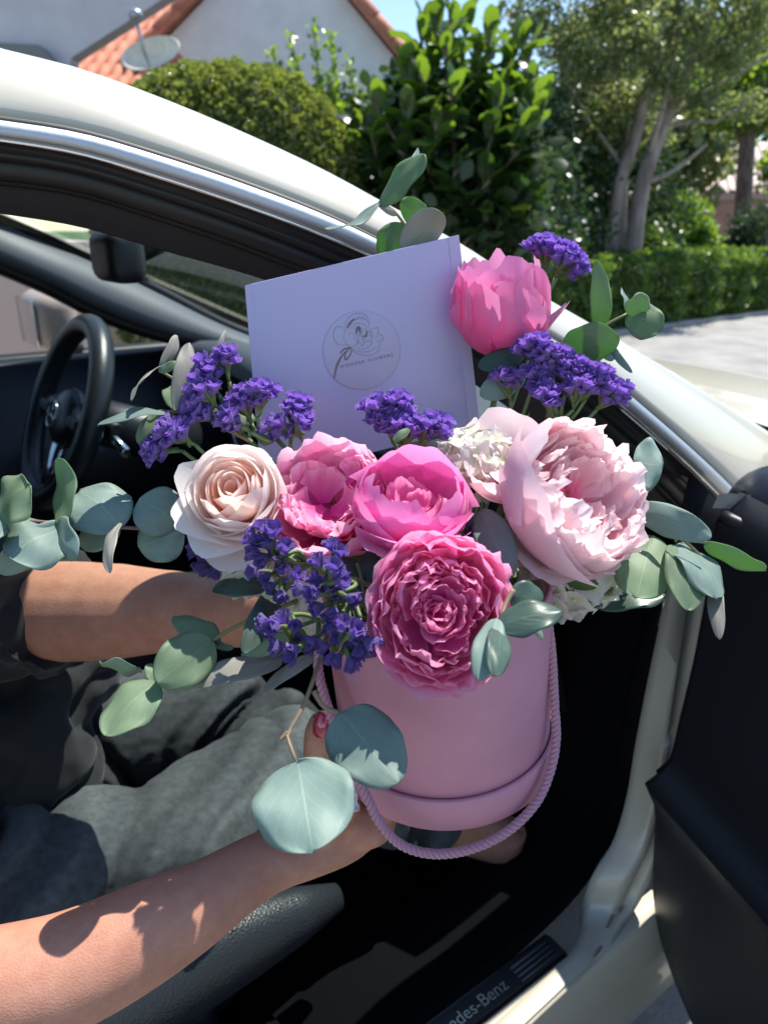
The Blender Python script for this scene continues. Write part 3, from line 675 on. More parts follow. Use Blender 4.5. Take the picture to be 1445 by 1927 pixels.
# far doors
def strip(name, rows, mt, mods=None): mm = MB(); mm.grid(rows); return mm.build(name, mt, T, mods=mods)
zb = .955
strip('door_panel', [[car(f, l, z) for f in np.linspace(-1.3, 1.15, 20)] for l, z in ((1.86, .28), (1.84, .5), (1.80, .58), (1.78, .72), (1.80, .78), (1.88, .84), (1.90, zb), (1.94, zb+.008), (2.0, zb))], M['trim'])
strip('body_side', [[car(f, l, z) for f in np.linspace(-2.9, 2.3, 30)] for l, z in ((2.02, zb), (2.09, .88), (2.13, .72), (2.12, .5), (2.10, .32), (2.02, .22))], M['paint'])
strip('window_seal', [[car(f, l, z) for f in np.linspace(-1.5, 1.1, 12)] for l, z in ((2.0, zb+.002), (2.012, zb+.012), (2.025, zb+.002))], M['seal'])
m = MB(); m.grid([[car(lerp(-.42, 1.0, k/8) , lerp(1.99, 1.90, j/4), lerp(zb, min(zr(lerp(-.42, 1.0, k/8))-.03, 1.4), j/4)) for k in range(9)] for j in range(5)]); m.build('side_window', M['tint_glass'], T)
# far B pillar, rear quarter so that the cabin is closed behind the seats
for l0, l1, nm in ((1.92, 1.86, 'door_pillar'),):
    m = MB(); m.box(car(-.47, 1.90, 1.12), CF*.05, CL*.03, Vector((-.02, 0, .20))); m.build(nm, M['trim'], T, mods=[BEV(.01)])
# driver mirror outside the far window
c = KL(94, 602, 2.20)
t2 = MB(); ux = (CF*.95-CL*.3).normalized(); uz = Vector((0, 0, 1)); uy = ux.cross(uz)
t2.box(c, CL*.115, CF*.055, Vector((0, 0, .078))); mm = t2.build('door_mirror', mat('mirror_shell', (.58, .45, .40), .35), T, mods=[BEV(.045, 5)])
b = MB(); b.box(c-CF*.056, CL*.095, CF*.003, Vector((0, 0, .06))); b.build('mirror_glass', M['chrome'], mm, mods=[BEV(.002)])
b = MB(); b.box(c-CL*.14-Vector((0, 0, .06)), CL*.06, CF*.03, Vector((0, 0, .02))); b.build('mirror_foot', M['seal'], mm, mods=[BEV(.01)])
# inside mirror / camera housing
c = KL(222, 483, 1.22); 
b = MB(); b.box(c, CL*.055, CF*.03, Vector((0, 0, .038))); mm = b.build('inside_mirror', M['trim'], T, mods=[BEV(.02, 4)])
b = MB(); b.tube([c+CF*.02, c+CF*.06+Vector((0, 0, .02)), c+CF*.09+Vector((0, 0, .05))], [.016, .02, .03], 10); b.build('mirror_stem', M['trim'], mm)
# dashboard
def dz(l): return .965 + .055*math.exp(-((l-1.56)/.24)**4) + .012*math.exp(-((l-.8)/.3)**2)
rows = []
for f, zf, fl in ((1.10, 0, 0), (.98, .0, 0), (.86, .0, .3), (.76, -.004, .8), (.70, -.01, 1), (.675, -.03, 1), (.67, -.06, 1)):
    rows.append([car(f, l, lerp(.965, dz(l), fl)+zf) for l in np.linspace(.57, 1.92, 40)])
strip('dashboard_top', rows, M['dash'])
rows = [[car(.672, l, dz(l)-.055) for l in np.linspace(.57, 1.92, 40)]]
for f, z in ((.70, .86), (.68, .82), (.66, .80), (.70, .72), (.74, .60), (.86, .50), (.92, .3)):
    rows.append([car(f + .05*math.exp(-((l-1.56)/.25)**2)*(1 if z > .75 else .3), l, z) for l in np.linspace(.57, 1.92, 40)])
strip('dashboard_face', rows, M['trim'])
b = MB(); b.box(car(.655, 1.2, .93), CL*.13, Vector((0, 0, .05)), CF*.008); b.build('screen', mat('dark_screen', (.01, .012, .015), .1), T, mods=[BEV(.006)])
for l in (.72, 1.02, 1.38):
    b = MB(); cc = car(.66, l, .855)
    b.tube([cc, cc-CF*.02], .04, 20); v = b.build('air_vent', M['trim'], T)
    b = MB(); pts = [cc-CF*.021+CL*(.040*math.cos(a*math.pi/12))+Vector((0, 0, .040*math.sin(a*math.pi/12))) for a in range(25)]; b.tube(pts, .003, 6, cap=False); b.build('vent_ring', M['chrome'], v)
b = MB(); b.box(car(.77, .87, .66), CL*.24, CF*.03, Vector((0, 0, .09))); b.build('glove_box', M['trim'], T, mods=[BEV(.02, 4)])
b = MB(); b.tube([car(.655, .60, .80), car(.655, 1.10, .80)], .0035, 6); b.build('dash_strip', M['alu'], T)
# steering wheel
W = KL(122, 775, 1.55); wn_ = (-CF*math.cos(R(24))+Vector((0, 0, 1))*math.sin(R(24))).normalized(); wx = CL.copy(); wy = wn_.cross(wx).normalized()
if wy.z < 0: wy = -wy
b = MB(); RW = .178
P = [W+wx*(RW*math.cos(a*math.pi/24))+wy*(RW*math.sin(a*math.pi/24)) for a in range(49)]
b.tube(P, [.0225]*49, 14, cap=False); sw = b.build('steering_wheel', M['wheel_leather'], T)
b = MB(); b.ell(W+wn_*(-.01)-wy*.01, .072, .062, .03, 20, 12, M=Matrix((wx, wy, wn_)).transposed()); b.build('wheel_hub', M['wheel_leather'], sw)
for s in (-1, 1):
    b = MB(); b.tube([W+wx*s*.04-wn_*.01, W+wx*s*.11-wy*.006-wn_*.006, W+wx*s*(RW-.004)-wy*.012], [.034, .026, .019], 12, flat=.45, up=tuple(wn_)); b.build('wheel_spoke', M['wheel_leather'], sw)
    b = MB(); cc = W+wx*s*(RW)*.995+wy*.0; b.tube([cc+wy*(.018*s*0)+wy*.006, cc-wy*.0+wy*.002], .0212, 14, cap=False); b.build('wheel_ring', M['chrome'], sw)
b = MB(); b.tube([W-wy*.05-wn_*.01, W-wy*(RW-.004)], [.03, .02], 12, flat=.45, up=tuple(wn_)); b.build('wheel_spoke', M['chrome'], sw)
b = MB(); b.tube([W-wn_*.02, W-wn_*.34], [.045, .06], 14); b.build('steering_column', M['trim'], T)
b = MB(); b.tube([W-wn_*.06, W-wn_*.06-CL*.15+Vector((0, 0, .01))], [.009, .013], 8); b.build('wiper_stalk', M['trim'], T)
b = MB(); b.tube([W-wn_*.07, W-wn_*.07-CL*.16-Vector((0, 0, .03))], [.006, .010], 8); b.build('gear_stalk', M['chrome'], T)
m_ = MB(); m_.tube([W+wn_*.022-wy*.01+wx*(.026*math.cos(a*math.pi/16))+wy*(.026*math.sin(a*math.pi/16)) for a in range(33)], .0016, 6, cap=False)
for k in range(3):
    a = math.pi/2+k*2*math.pi/3; m_.tube([W+wn_*.022-wy*.01, W+wn_*.022-wy*.01+wx*(.025*math.cos(a))+wy*(.025*math.sin(a))], [.003, .0008], 6)
m_.build('wheel_badge', M['chrome'], sw)
for s in (-1, 1):
    for k in range(3):
        b = MB(); b.box(W+wx*s*(.085+.018*k)+wn_*.012-wy*.006, wx*.006, wy*.009, wn_*.003); b.build('wheel_button', M['trim_grey'], sw, mods=[BEV(.002)])
# centre console, floor, tunnel
b = MB(); b.box(car(.1, 1.19, .5), CF*.6, CL*.11, Vector((0, 0, .13))); b.build('centre_console', M['trim'], T, mods=[BEV(.03, 4)])
strip('cabin_floor', [[car(f, l, z) for f in np.linspace(-1.4, 1.0, 12)] for l, z in ((.47, .405), (.52, .33), (.54, .30), (1.2, .27), (1.86, .29))], M['carpet'])
strip('footwell_front', [[car(f, l, z) for l in np.linspace(.54, 1.9, 8)] for f, z in ((.93, .27), (1.0, .38), (.98, .65))], M['carpet'])
strip('rear_bulkhead', [[car(-1.3-.15*j/3, l, lerp(.3, 1.2, j/3)) for l in np.linspace(.5, 1.95, 8)] for j in range(4)], M['trim'])
# seats
def seat(l0, nm='passenger'):
    def cush(f0, f1, lA, lB, z0, z1, crown=.02, name='seat_cushion', w=.05):
        b = MB(); b.box(car((f0+f1)/2, (lA+lB)/2, (z0+z1)/2), CF*(f1-f0)/2, CL*(lB-lA)/2, Vector((0, 0, (z1-z0)/2)))
        return b.build(name, M['leather'], T, mods=[BEV(w, 5)])
    cush(-.42, .26, l0-.20, l0+.20, .32, .50)
    for s in (-1, 1):
        P = [car(f, l0+s*.235, z) for f, z in ((-.40, .50), (-.1, .505), (.12, .51), (.36, .475))]
        b = MB(); b.tube(spl(P, 14), [.058]*8+[.056, .053, .048, .040, .030, .016], 16, flat=1.15); bo = b.build('seat_bolster', M['leather'], T)
        P = [car(f, l0+s*.2, z) for f, z in ((-.44, .58), (-.52, .85), (-.60, 1.08))]
        b = MB(); b.tube(spl(P, 12), [.07]*11+[.04], 14); b.build('backrest_bolster', M['leather'], T)
        # two rows of pale stitching along the bolster
        if l0 < 1:
            st = MB()
            for off in (-.010, .010):
                Q = spl([car(f, l0+s*.235-s*-.012+off, z+.0605) for f, z in ((-.38, .50), (-.1, .505), (.12, .51), (.22, .487))], 150)
                for i in range(0, 149, 2): st.tube([Q[i], Q[i+1]-(Q[i+1]-Q[i])*.25], .0009, 5)
            st.build('stitching', M['stitch'], T, kind='stuff')
    b = MB(); b.box(car(-.56, l0, .82), CF*.06-Vector((0, 0, .0)), CL*.19, Vector((0, 0, .32))-CF*.11); b.build('backrest', M['leather'], T, mods=[BEV(.04, 5)])
    b = MB(); b.box(car(-.70, l0, 1.20), CF*.045, CL*.12, Vector((0, 0, .07))); b.build('headrest', M['leather'], T, mods=[BEV(.035, 5)])
    b = MB(); b.box(car(-.1, l0, .36), CF*.3, CL*.24, Vector((0, 0, .07))); b.build('seat_base', M['trim'], T, mods=[BEV(.02)])
seat(.83); seat(1.56)
# sill: cross-section measured at the bottom edge of the frame, run along the car
sec = [(790, 1927, .415), (803, 1927, .424), (806, 1927, .418), (903, 1927, .418), (908, 1927, .424), (930, 1927, .426), (975, 1927, .424), (1000, 1927, .417), (1018, 1927, .404), (1036, 1927, .392), (1052, 1927, .380), (1068, 1927, .364), (1084, 1927, .350), (1098, 1927, .333), (1114, 1927, .312), (1150, 1927, .27), (1184, 1927, .24), (1180, 1927, .20)]
lz = [(KZ(a, b_, z).dot(CL), z) for a, b_, z in sec]
fe = [-1.3, -.5, 0, .2, .4, .5, .58, .64, .69, .73, .80, .92]
def sill_row(l, z):
    out = []
    for f in fe: out.append(car(f, l, z + .0))
    return out
rows = [sill_row(l, z) for l, z in lz]
SILLL = lz
sb = MB(); sb.grid([sill_row(*q) for q in lz[4:]]); sb.build('sill', M['paint'], T, mods=[('EDGE_SPLIT', dict(split_angle=R(50)))] if False else None)
# black seal tube and carpet edge inside the sill, climbing the front of the opening
seal_px = [(640, 2060, .452), (780, 1927, .447), (900, 1832, .447), (1000, 1747, .447), (1075, 1672, .452), (1125, 1600, .462), (1155, 1520, .468), (1175, 1420, .47), (1195, 1300, .472), (1222, 1180, .478), (1250, 1060, .485), (1262, 960, .49)]
sp = spl([KL(*q) for q in seal_px], 60)
sp = [p + Vector((0, 0, 0)) for p in sp]
m = MB(); m.tube([p-Vector((0, 0, .004)) for p in sp], .009, 12); m.build('door_seal', M['carpet'], T)
m = MB(); m.grid([[p+CL*.0 for p in sp], [p+CL*.05-Vector((0, 0, .02)) for p in sp], [p+CL*.16-CF*.0-Vector((0, 0, .06)) for p in sp]]); m.build('aperture_trim', M['carpet'], T)
# painted jamb from the sill up the front pillar
inner = [(715, 2125, 'z', .426), (930, 1927, 'z', .4285), (1024, 1840, 'z', .4285), (1082, 1780, 'z', .429), (1092, 1715, 'l', .436), (1112, 1652, 'l', .434), (1150, 1590, 'l', .435), (1177, 1505, 'l', .44), (1195, 1400, 'l', .442), (1216, 1290, 'l', .445), (1239, 1180, 'l', .45), (1258, 1090, 'l', .455)]
outer = [(790, 2125, 'z', .427), (985, 1927, 'z', .427), (1075, 1842, 'z', .426), (1140, 1775, 'z', .424), (1190, 1700, 'l', .392), (1222, 1640, 'l', .388), (1246, 1580, 'l', .385), (1264, 1510, 'l', .385), (1277, 1420, 'l', .385), (1294, 1300, 'l', .385), (1311, 1180, 'l', .39), (1326, 1090, 'l', .395)]
KM = lambda a, b_, k_, v_: KL(a, b_, v_) if k_ == 'l' else KZ(a, b_, v_)
ji = spl([KM(*q) for q in inner], 60); jo = spl([KM(*q) for q in outer], 60)
zm = lambda i: 1-sstep(20, 30, i)
rows = [[p+(CL*.005+CF*.012)*(1-zm(i)) - Vector((0, 0, .003*zm(i))) for i, p in enumerate(ji)], ji, mixrow(ji, jo, .10, .006), mixrow(ji, jo, .35, .012), mixrow(ji, jo, .62, .010), mixrow(ji, jo, .68, .0), mixrow(ji, jo, .95, .0), mixrow(ji, jo, 1.0, .006), [p + (CF*.02 + CL*.05)*(1-zm(i)) - Vector((0, 0, .008*zm(i))) for i, p in enumerate(jo)]]
m = MB(); m.grid(rows); m.build('door_jamb', M['paint'], T)
ju = [(1255, 1100, .452), (1268, 1020, .455), (1282, 950, .46), (1296, 892, .465)]; jv = [(1330, 1100, .40), (1340, 1035, .40), (1352, 990, .405), (1366, 957, .41)]
m = MB(); m.grid([spl([KL(*q) for q in ju], 12), spl([KL(a_, b_, c_) for a_, b_, c_ in jv], 12)]); m.build('pillar_cover', M['trim'], T)
# scuff plate with ribs and lettering
def sillp(f, l, z=.4215): return car(f, l, z)
li, lo = lz[1][0], lz[3][0]
fz = KL(1052, 1745, (li+lo)/2).dot(CF)
strip('plate_bed', [[car(f, l, .4185) for f in (-.9, fz)] for l in (li+.004, lo-.002)], M['seal'])
b = MB(); b.box(car((fz-.9)/2, (li+lo)/2, .4205), CF*((fz+.9)/2), CL*((li-lo)/2-.001), Vector((0, 0, .002))); pl = b.build('scuff_plate', mat('dark_plate', (.06, .06, .065), .35, .6), T, mods=[BEV(.0018)])
wpl = li-lo
fr = KL(958, 1832, (li+lo)/2).dot(CF)
for k in range(4):
    b = MB(); l = lo+wpl*(.18+.2*k); b.tube([car(fr+.012, l, .4232), car(fz-.012, l, .4230)], .0015, 8); b.build('rib', M['trim_grey'], pl)
M['bright_metal'] = mat('bright_metal', (.42, .42, .37), .35, 1.0)
lp = car(fr-.006, lo+wpl*.27, .4238) - ORG[T]
text_mesh('Mercedes-Benz', wpl*.66, M['bright_metal'], pl, Matrix.Translation(lp) @ Matrix(((CF.x, CL.x, 0), (CF.y, CL.y, 0), (0, 0, 1))).to_4x4(), 1.0, 'RIGHT', .0006)
# fender and hood, front end
strip('fender', [[car(f, l, z) for f, l, z in pts] for pts in (
    [(1.02, .47, .995), (1.3, .46, .93), (1.8, .48, .86), (2.3, .62, .76), (2.5, .85, .68)],
    [(1.0, .42, .95), (1.3, .40, .89), (1.8, .42, .82), (2.3, .55, .72), (2.5, .8, .64)],
    [(.98, .37, .88), (1.3, .34, .82), (1.8, .36, .76), (2.3, .5, .66), (2.5, .78, .58)],
    [(.90, .34, .70), (1.3, .32, .70), (1.8, .34, .68), (2.3, .5, .58), (2.5, .78, .5)],
    [(.86, .34, .5), (1.0, .34, .5), (1.15, .34, .62), (2.3, .5, .5), (2.5, .78, .42)],
    [(.84, .36, .26), (.98, .36, .26), (1.12, .36, .45), (2.3, .5, .3), (2.5, .78, .26)])], M['paint'], mods=[SUB(2)])
def hoodp(f, s):
    l = lerp(.47, 1.99, s); q = 2*s-1; taper = 1-.18*max(0, (f-1.6))
    return car(f, LC+(l-LC)*taper, float(np.interp(f, [1.0, 1.3, 1.8, 2.3, 2.5], [.975, .945, .875, .775, .69])) + .045*(1-abs(q)**2.5))
m = MB(); m.grid([[hoodp(f, s/20) for s in range(21)] for f in np.linspace(1.10, 2.5, 24)]); m.build('hood', M['paint'], T)
strip('front_bumper', [[car(f, lerp(.6, 1.86, k/8), z) + CF*(.10*(1-(k/4-1)**2)) for k in range(9)] for f, z in ((2.45, .69), (2.56, .6), (2.6, .45), (2.56, .25))], M['paint'])
strip('cowl', [[car(f, lerp(.5, 1.96, k/10), z+.01*(1-(k/5-1)**2)) for k in range(11)] for f, z in ((1.06, .975), (1.11, .965), (1.14, .972))], M['seal'])
# rear body behind the camera side
strip('rear_side', [[car(f, l, z) for f in np.linspace(-2.9, -.62, 12)] for l, z in ((.44, .96), (.37, .88), (.33, .72), (.34, .5), (.36, .32), (.44, .22))], M['paint'])
strip('rear_glass', [[car(f, lerp(.45, .57, j/3), lerp(.96, 1.32, j/3)) for f in np.linspace(-1.6, -.62, 6)] for j in range(4)], M['tint_glass'])
strip('tail', [[car(-2.9-.06*(1-(k/4-1)**2), lerp(.44, 2.02, k/8), z) for k in range(9)] for z in (.26, .5, .8, .96)], M['paint'])
strip('boot_lid', [[car(f, lerp(.44, 2.02, k/8), z+.03*(1-(k/4-1)**2)) for k in range(9)] for f, z in ((-2.9, .96), (-2.4, 1.0), (-2.1, 1.02))], M['paint'])
strip('rear_window', [[car(f, lerp(.55, 1.9, k/8), z+.03*(1-(k/4-1)**2)) for k in range(9)] for f, z in ((-2.1, 1.02), (-1.8, 1.2), (-1.55, 1.33))], M['seal'])
for f, l in ((1.62, .42), (1.62, 2.04), (-1.75, .42), (-1.75, 2.04)):
    cc = car(f, l, .32); b = MB(); b.tube([cc-CL*.11, cc-CL*.09, cc+CL*.09, cc+CL*.11], [.30, .32, .32, .30], 32); w = b.build('wheel', M['tyre'], T)
    b = MB(); sgn = -1 if l < 1 else 1
    for k in range(5):
        a = k*2*math.pi/5; d = CF*math.cos(a)+Vector((0, 0, 1))*math.sin(a); b.tube([cc+CL*sgn*.115, cc+CL*sgn*.112+d*.2], [.035, .02], 8)
    b.tube([cc+CL*sgn*(.1), cc+CL*sgn*.112], [.21, .22], 28); b.build('rim', M['alu'], w)
# open passenger door, hinged at the front of the opening
dd = (-CF*math.cos(R(66)) - CL*math.sin(R(66))).normalized(); dn = Vector((dd.y, -dd.x, 0)); dn = dn if dn.x < 0 else -dn
def KD(px, py, off=0.0):
    p0_ = car(.80, .40, .6) + dd*.07; r = ray(px, py); return CAM + r*((p0_-CAM).dot(dd)/r.dot(dd)) + dd*off
# silhouette of the door's hinge end, from the mirror down to the lower edge
silh = [(1392, 925), (1364, 948), (1345, 985), (1338, 1050), (1320, 1160), (1300, 1260), (1278, 1350), (1262, 1420), (1243, 1450), (1216, 1470), (1211, 1480), (1224, 1500), (1232, 1530), (1229, 1600), (1228, 1680), (1240, 1760), (1262, 1830), (1290, 1900), (1330, 1990), (1390, 2110), (1500, 2250)]
base = [KD(*q) for q in silh]
N2 = 70; b0 = spl(base, N2)
def prof(s):
    """front end profile swept back along the door; the trim bulges into the cabin a little further back"""
    row = []
    for i, p in enumerate(b0):
        v = i/(N2-1); q = p + dd*s + Vector((0, 0, .42*s*sstep(.2, .44, v)))
        bul = .035*sstep(0, .12, s)*math.exp(-((v-.50)/.10)**2) - .03*sstep(.02, .16, s)*sstep(.58, .64, v)*(1-sstep(.86, .93, v))
        row.append(q + dn*bul)
    return row
rows = [[p - dn*.10 for p in b0], [p - dn*.04 + dd*(-.004) for p in b0], [p - dn*.012 - dd*.004 for p in b0]] + [prof(s) for s in (0, .006, .02, .05, .09, .14, .2, .3, .5, .8, 1.0)]
m = MB(); m.grid(rows); dr = m.build('open_door', M['trim'], T)
m = MB(); m.tube([p - dn*.03 - dd*.008 for p in b0], .010, 8); m.build('door_edge_seal', M['seal'], dr)
m = MB(); rows = [[p - dn*d_ + dd*s for p in b0] for s, d_ in ((0.0, .04), (0, .15), (.1, .19), (.5, .2), (1.0, .18))]; m.grid(rows); m.build('door_skin', M['paint'], dr)
# map pocket with raised rim, armrest band
pk_ = [(1262, 1600), (1258, 1650), (1264, 1720), (1285, 1800), (1330, 1890)]
m = MB(); m.tube([KD(a, b_, .10)+dn*.010 for a, b_ in [(1290, 1560), (1262, 1563), (1256, 1590), (1256, 1650), (1266, 1720), (1300, 1810), (1350, 1900)]], .006, 8); m.build('pocket_rim', M['trim'], dr)
# mirror housing and the small triangular sail
c = KD(1468, 968, .0)
m = MB(); m.ell(c, .055, .055, .052, 24, 16); m.build('door_mirror', mat('mirror_black', (.012, .013, .02), .32), dr)
m = MB(); q = [KD(1348, 948, .01), KD(1360, 922, .01), KD(1400, 925, .01), KD(1398, 950, .01)]
q = [p + dn*.012 for p in q]
m.add(q + [p - dn*.012 for p in q], [(0, 1, 2, 3), (4, 7, 6, 5), (0, 4, 5, 1), (1, 5, 6, 2), (2, 6, 7, 3), (3, 7, 4, 0)]); m.build('sail_trim', mat('sail_grey', (.35, .34, .31), .5), dr, smooth=False)
m = MB(); lp_ = [KD(1350, 962, .012), KD(1400, 985, .06), KD(1470, 1060, .12)]; m.tube([p+dn*.004 for p in spl(lp_, 16)], .007, 10); m.build('belt_moulding', M['trim'], dr)
# door check / hinge stub
for z in (.86, .52):
    b = MB(); b.box(car(.80, .40, z), CF*.02, CL*.03, Vector((0, 0, .022))); b.build('hinge', M['paint'], dr, mods=[BEV(.006)])
# ------------------------------------------------------------------ hat box with cord handle
M['box'] = mat('pink_card', (.60, .28, .36), .62); noise_col(M['box'], (.56, .245, .315), (.60, .27, .34), 30, 4); bump(M['box'], 1500, .08, .0004, 2)
BB = PB(838, 1398, .63)                                   # centre of the bottom
BA = (Vector((0, 0, 1)) + CAMT*.10 - Vector((.085, 0, 0))).normalized()   # its axis leans a little to the viewer and to the left
BX = Vector((1, 0, 0)); BX = (BX-BA*BX.dot(BA)).normalized(); BY = BA.cross(BX)
BR = .0885*G; BH = .162*G
def bx(r, a, h): return BB + BX*(r*math.cos(a)) + BY*(r*math.sin(a)) + BA*h
t = thing('hat_box', BB, 'round pink hat box holding the bouquet, with a twisted pink cord handle', 'flower box')
def lathe(prof, seg=96): return [[bx(r, 2*math.pi*k/seg, h) for k in range(seg)] for r, h in prof]
m = MB(); m.grid(lathe([(.0, .004), (BR-.003, .004), (BR-.002, .006), (BR-.002, BH-.001), (BR-.0028, BH), (BR-.0045, BH), (BR-.005, BH-.002), (BR-.005, .01), (0, .01)]), cu=True); m.build('box_body', M['box'], t)
m = MB(); LH = .029*G; m.grid(lathe([(0, -.0005), (BR+.0010, -.0005), (BR+.002, .0008), (BR+.002, LH-.001), (BR+.0014, LH), (BR-.0008, LH), (BR-.0016, LH-.002)]), cu=True); m.build('box_lid', M['box'], t)
# twisted cord
cord = [(1030, 1168, .545), (1036, 1215, .550), (1040, 1270, .556), (1043, 1330, .56), (1046, 1385, .562), (1038, 1440, .56), (1015, 1500, .555), (975, 1548, .55), (925, 1582, .545), (865, 1603, .54), (805, 1606, .537), (752, 1588, .535), (715, 1548, .533), (690, 1500, .53), (668, 1450, .53), (645, 1400, .53), (622, 1345, .53), (605, 1290, .53), (599, 1255, .533), (600, 1215, .538)]
cp = spl([PB(*q) for q in cord], 420)
M['cord'] = mat('satin_cord', (.46, .21, .28), .38, 0, Sheen_Weight=.5); bump(M['cord'], 1400, .5, .0006, 2, stretch=(1, 1, .2))
Lc = sum((cp[i]-cp[i-1]).length for i in range(1, len(cp))); hd_ = None
T0 = (cp[1]-cp[0]).normalized(); X = T0.cross(CAMT).normalized()
frs = []
for i in range(len(cp)):
    Tn = (cp[min(i+1, len(cp)-1)]-cp[max(0, i-1)]).normalized(); X = (X-Tn*X.dot(Tn)).normalized(); frs.append((X.copy(), Tn.cross(X)))
ds = Lc/(len(cp)-1)
cord_root = None
for k in range(3):
    P = []
    for i in range(len(cp)):
        a = 2*math.pi*(i*ds/(.0125*G)) + k*2*math.pi/3; P.append(cp[i] + frs[i][0]*(.00185*G*math.cos(a)) + frs[i][1]*(.00185*G*math.sin(a)))
    m = MB(); m.tube(P, .00185*G, 8); m.build('cord_strand', M['cord'], t)

# ------------------------------------------------------------------ petals
def petalmat(name, deep, mid, pale, p1=.35, p2=.85, trans=.42, streak=.08, rough=.55, sheen=.25):
    m = mat(name, mid, rough, 0, Sheen_Weight=sheen, Specular_IOR_Level=.3); n, l, b = nodes(m)
    uv = n.new('ShaderNodeUVMap'); sp = n.new('ShaderNodeSeparateXYZ'); rp = n.new('ShaderNodeValToRGB'); l.new(uv.outputs[0], sp.inputs[0])
    mp = n.new('ShaderNodeMapping'); mp.inputs['Scale'].default_value = (26, 1.6, 1); nt = n.new('ShaderNodeTexNoise'); nt.inputs['Scale'].default_value = 1.4; nt.inputs['Detail'].default_value = 4
    l.new(uv.outputs[0], mp.inputs[0]); l.new(mp.outputs[0], nt.inputs['Vector'])
    ma = n.new('ShaderNodeMath'); ma.operation = 'MULTIPLY_ADD'; ma.inputs[1].default_value = streak*4; l.new(nt.outputs[0], ma.inputs[0])
    mb_ = n.new('ShaderNodeMath'); mb_.operation = 'SUBTRACT'; mb_.inputs[1].default_value = streak*2; l.new(sp.outputs[1], mb_.inputs[0]); l.new(mb_.outputs[0], ma.inputs[2])
    l.new(ma.outputs[0], rp.inputs[0]); e = rp.color_ramp.elements
    e[0].position = .05; e[0].color = (*deep, 1); e[1].position = p2; e[1].color = (*pale, 1); x = e.new(p1); x.color = (*mid, 1)
    l.new(rp.outputs[0], b.inputs['Base Color'])
    bp = n.new('ShaderNodeBump'); bp.inputs['Strength'].default_value = .22; bp.inputs['Distance'].default_value = .0009; l.new(nt.outputs[0], bp.inputs['Height']); l.new(bp.outputs[0], b.inputs['Normal'])
    add_trans(m, (1, .93, .93), trans, color_from_base=True); return m
PM = {
 'pinkA': petalmat('pink_petal', (.86, .06, .44), (.92, .34, .64), (.95, .66, .80), .55, 1.0, .52),
 'pinkAi': petalmat('pink_ruffle', (.84, .05, .42), (.93, .32, .62), (.96, .66, .80), .6, 1.05, .52),
 'mag': petalmat('magenta_petal', (.90, .10, .36), (.90, .20, .58), (.93, .40, .74), .4, 1.0, .54),
 'magi': petalmat('magenta_inner', (.86, .04, .26), (.88, .24, .54), (.90, .44, .68), .4, 1.0, .54),
 'ruf': petalmat('ruffled_magenta', (.66, .01, .24), (.88, .15, .48), (.94, .46, .70), .55, 1.0, .52),
 'rufo': petalmat('ruffled_outer', (.76, .07, .36), (.88, .28, .55), (.93, .52, .72), .5, 1.0, .52),
 'blush': petalmat('blush_petal', (.92, .34, .48), (.94, .66, .73), (.95, .80, .83), .22, .8, .50),
 'blushi': petalmat('blush_ruffle', (.95, .14, .36), (.95, .58, .66), (.96, .84, .86), .38, .85, .50),
 'hot': petalmat('hot_pink_petal', (.90, .16, .46), (.92, .20, .55), (.94, .42, .70), .4, 1.0, .55),
 'rose': petalmat('cream_rose_petal', (.92, .78, .68), (.94, .86, .80), (.95, .92, .89), .4, .9, .44),
 'rosei': petalmat('peach_rose_petal', (.95, .50, .32), (.95, .70, .58), (.96, .86, .80), .45, 1.0, .48),
 'white': petalmat('hydrangea_petal', (.72, .78, .48), (.88, .89, .76), (.93, .93, .87), .3, .8, .45),
}
def petal(R0, a0, a1, w, cup=1.0, ruf=.0, rfreq=3, notch=.04, curl=0, seed=0, elong=1.0, nu=20, nv=15, round_=.28, side=0.0):
    """cupped petal hugging a sphere of radius R0 from polar angle a0 to a1 (0 = stem end); w = half width"""
    a0 = min(a0, .10); tall = elong > 1.6
    r = random.Random(seed); ph = r.uniform(0, 6.28); ph2 = r.uniform(0, 6.28); ox = r.uniform(0, 100); rows = []
    for j in range(nv+1):
        v = j/nv; row = []
        for i in range(nu+1):
            u = 2*i/nu-1
            edge = 1 - (.13 if tall else round_+.10)*abs(u)**2.3 - notch*(1+noise.noise(Vector((u*2.3+ox, 0, 0)))*1.8) - notch*.6*math.exp(-(u/.16)**2)
            vv = v*edge; hw = w*R0*(.22+.78*sstep(-.05, .68, vv))*(1-(.10 if tall else .32)*sstep(.62, 1.02, vv)**1.5); s = u*hw
            a = a0+(a1-a0)*vv
            cr, cz = R0*math.sin(a), -R0*math.cos(a)*(elong if a > math.pi/2 else 1); nr, nz = math.sin(a), -math.cos(a)
            off = -s*s/(2*cup*R0)
            off += ruf*R0*vv**2.2*(.55*math.sin(rfreq*u*math.pi+ph)*(.4+.6*abs(u)+.3*vv) + 1.3*noise.noise(Vector((u*2.2+ox, v*2.3, seed*.37))) + .5*noise.noise(Vector((u*6+ox, v*5, seed*.7))))
            off += curl*R0*max(0, vv-.62)**2*7 + side*u*R0
            s2 = s + ruf*R0*.35*vv**2*math.sin(rfreq*1.7*u*math.pi+ph2)
            aa = max(0, vv-.9)*ruf*4*noise.noise(Vector((u*9+ox, 3, seed)))
            row.append(Vector((cr+off*nr, s2, cz+off*nz+aa*R0*.5)))
        rows.append(row)
    return rows
def fmat(c, ax, rad=1, roll=0):
    z = ax.normalized(); x = Vector((1, 0, 0)); x = (x-z*x.dot(z)).normalized(); y = z.cross(x)
    return Matrix.Translation(c) @ (Matrix(((x.x, y.x, z.x), (x.y, y.y, z.y), (x.z, y.z, z.z))) @ Matrix.Rotation(roll, 3, 'Z')).to_4x4()
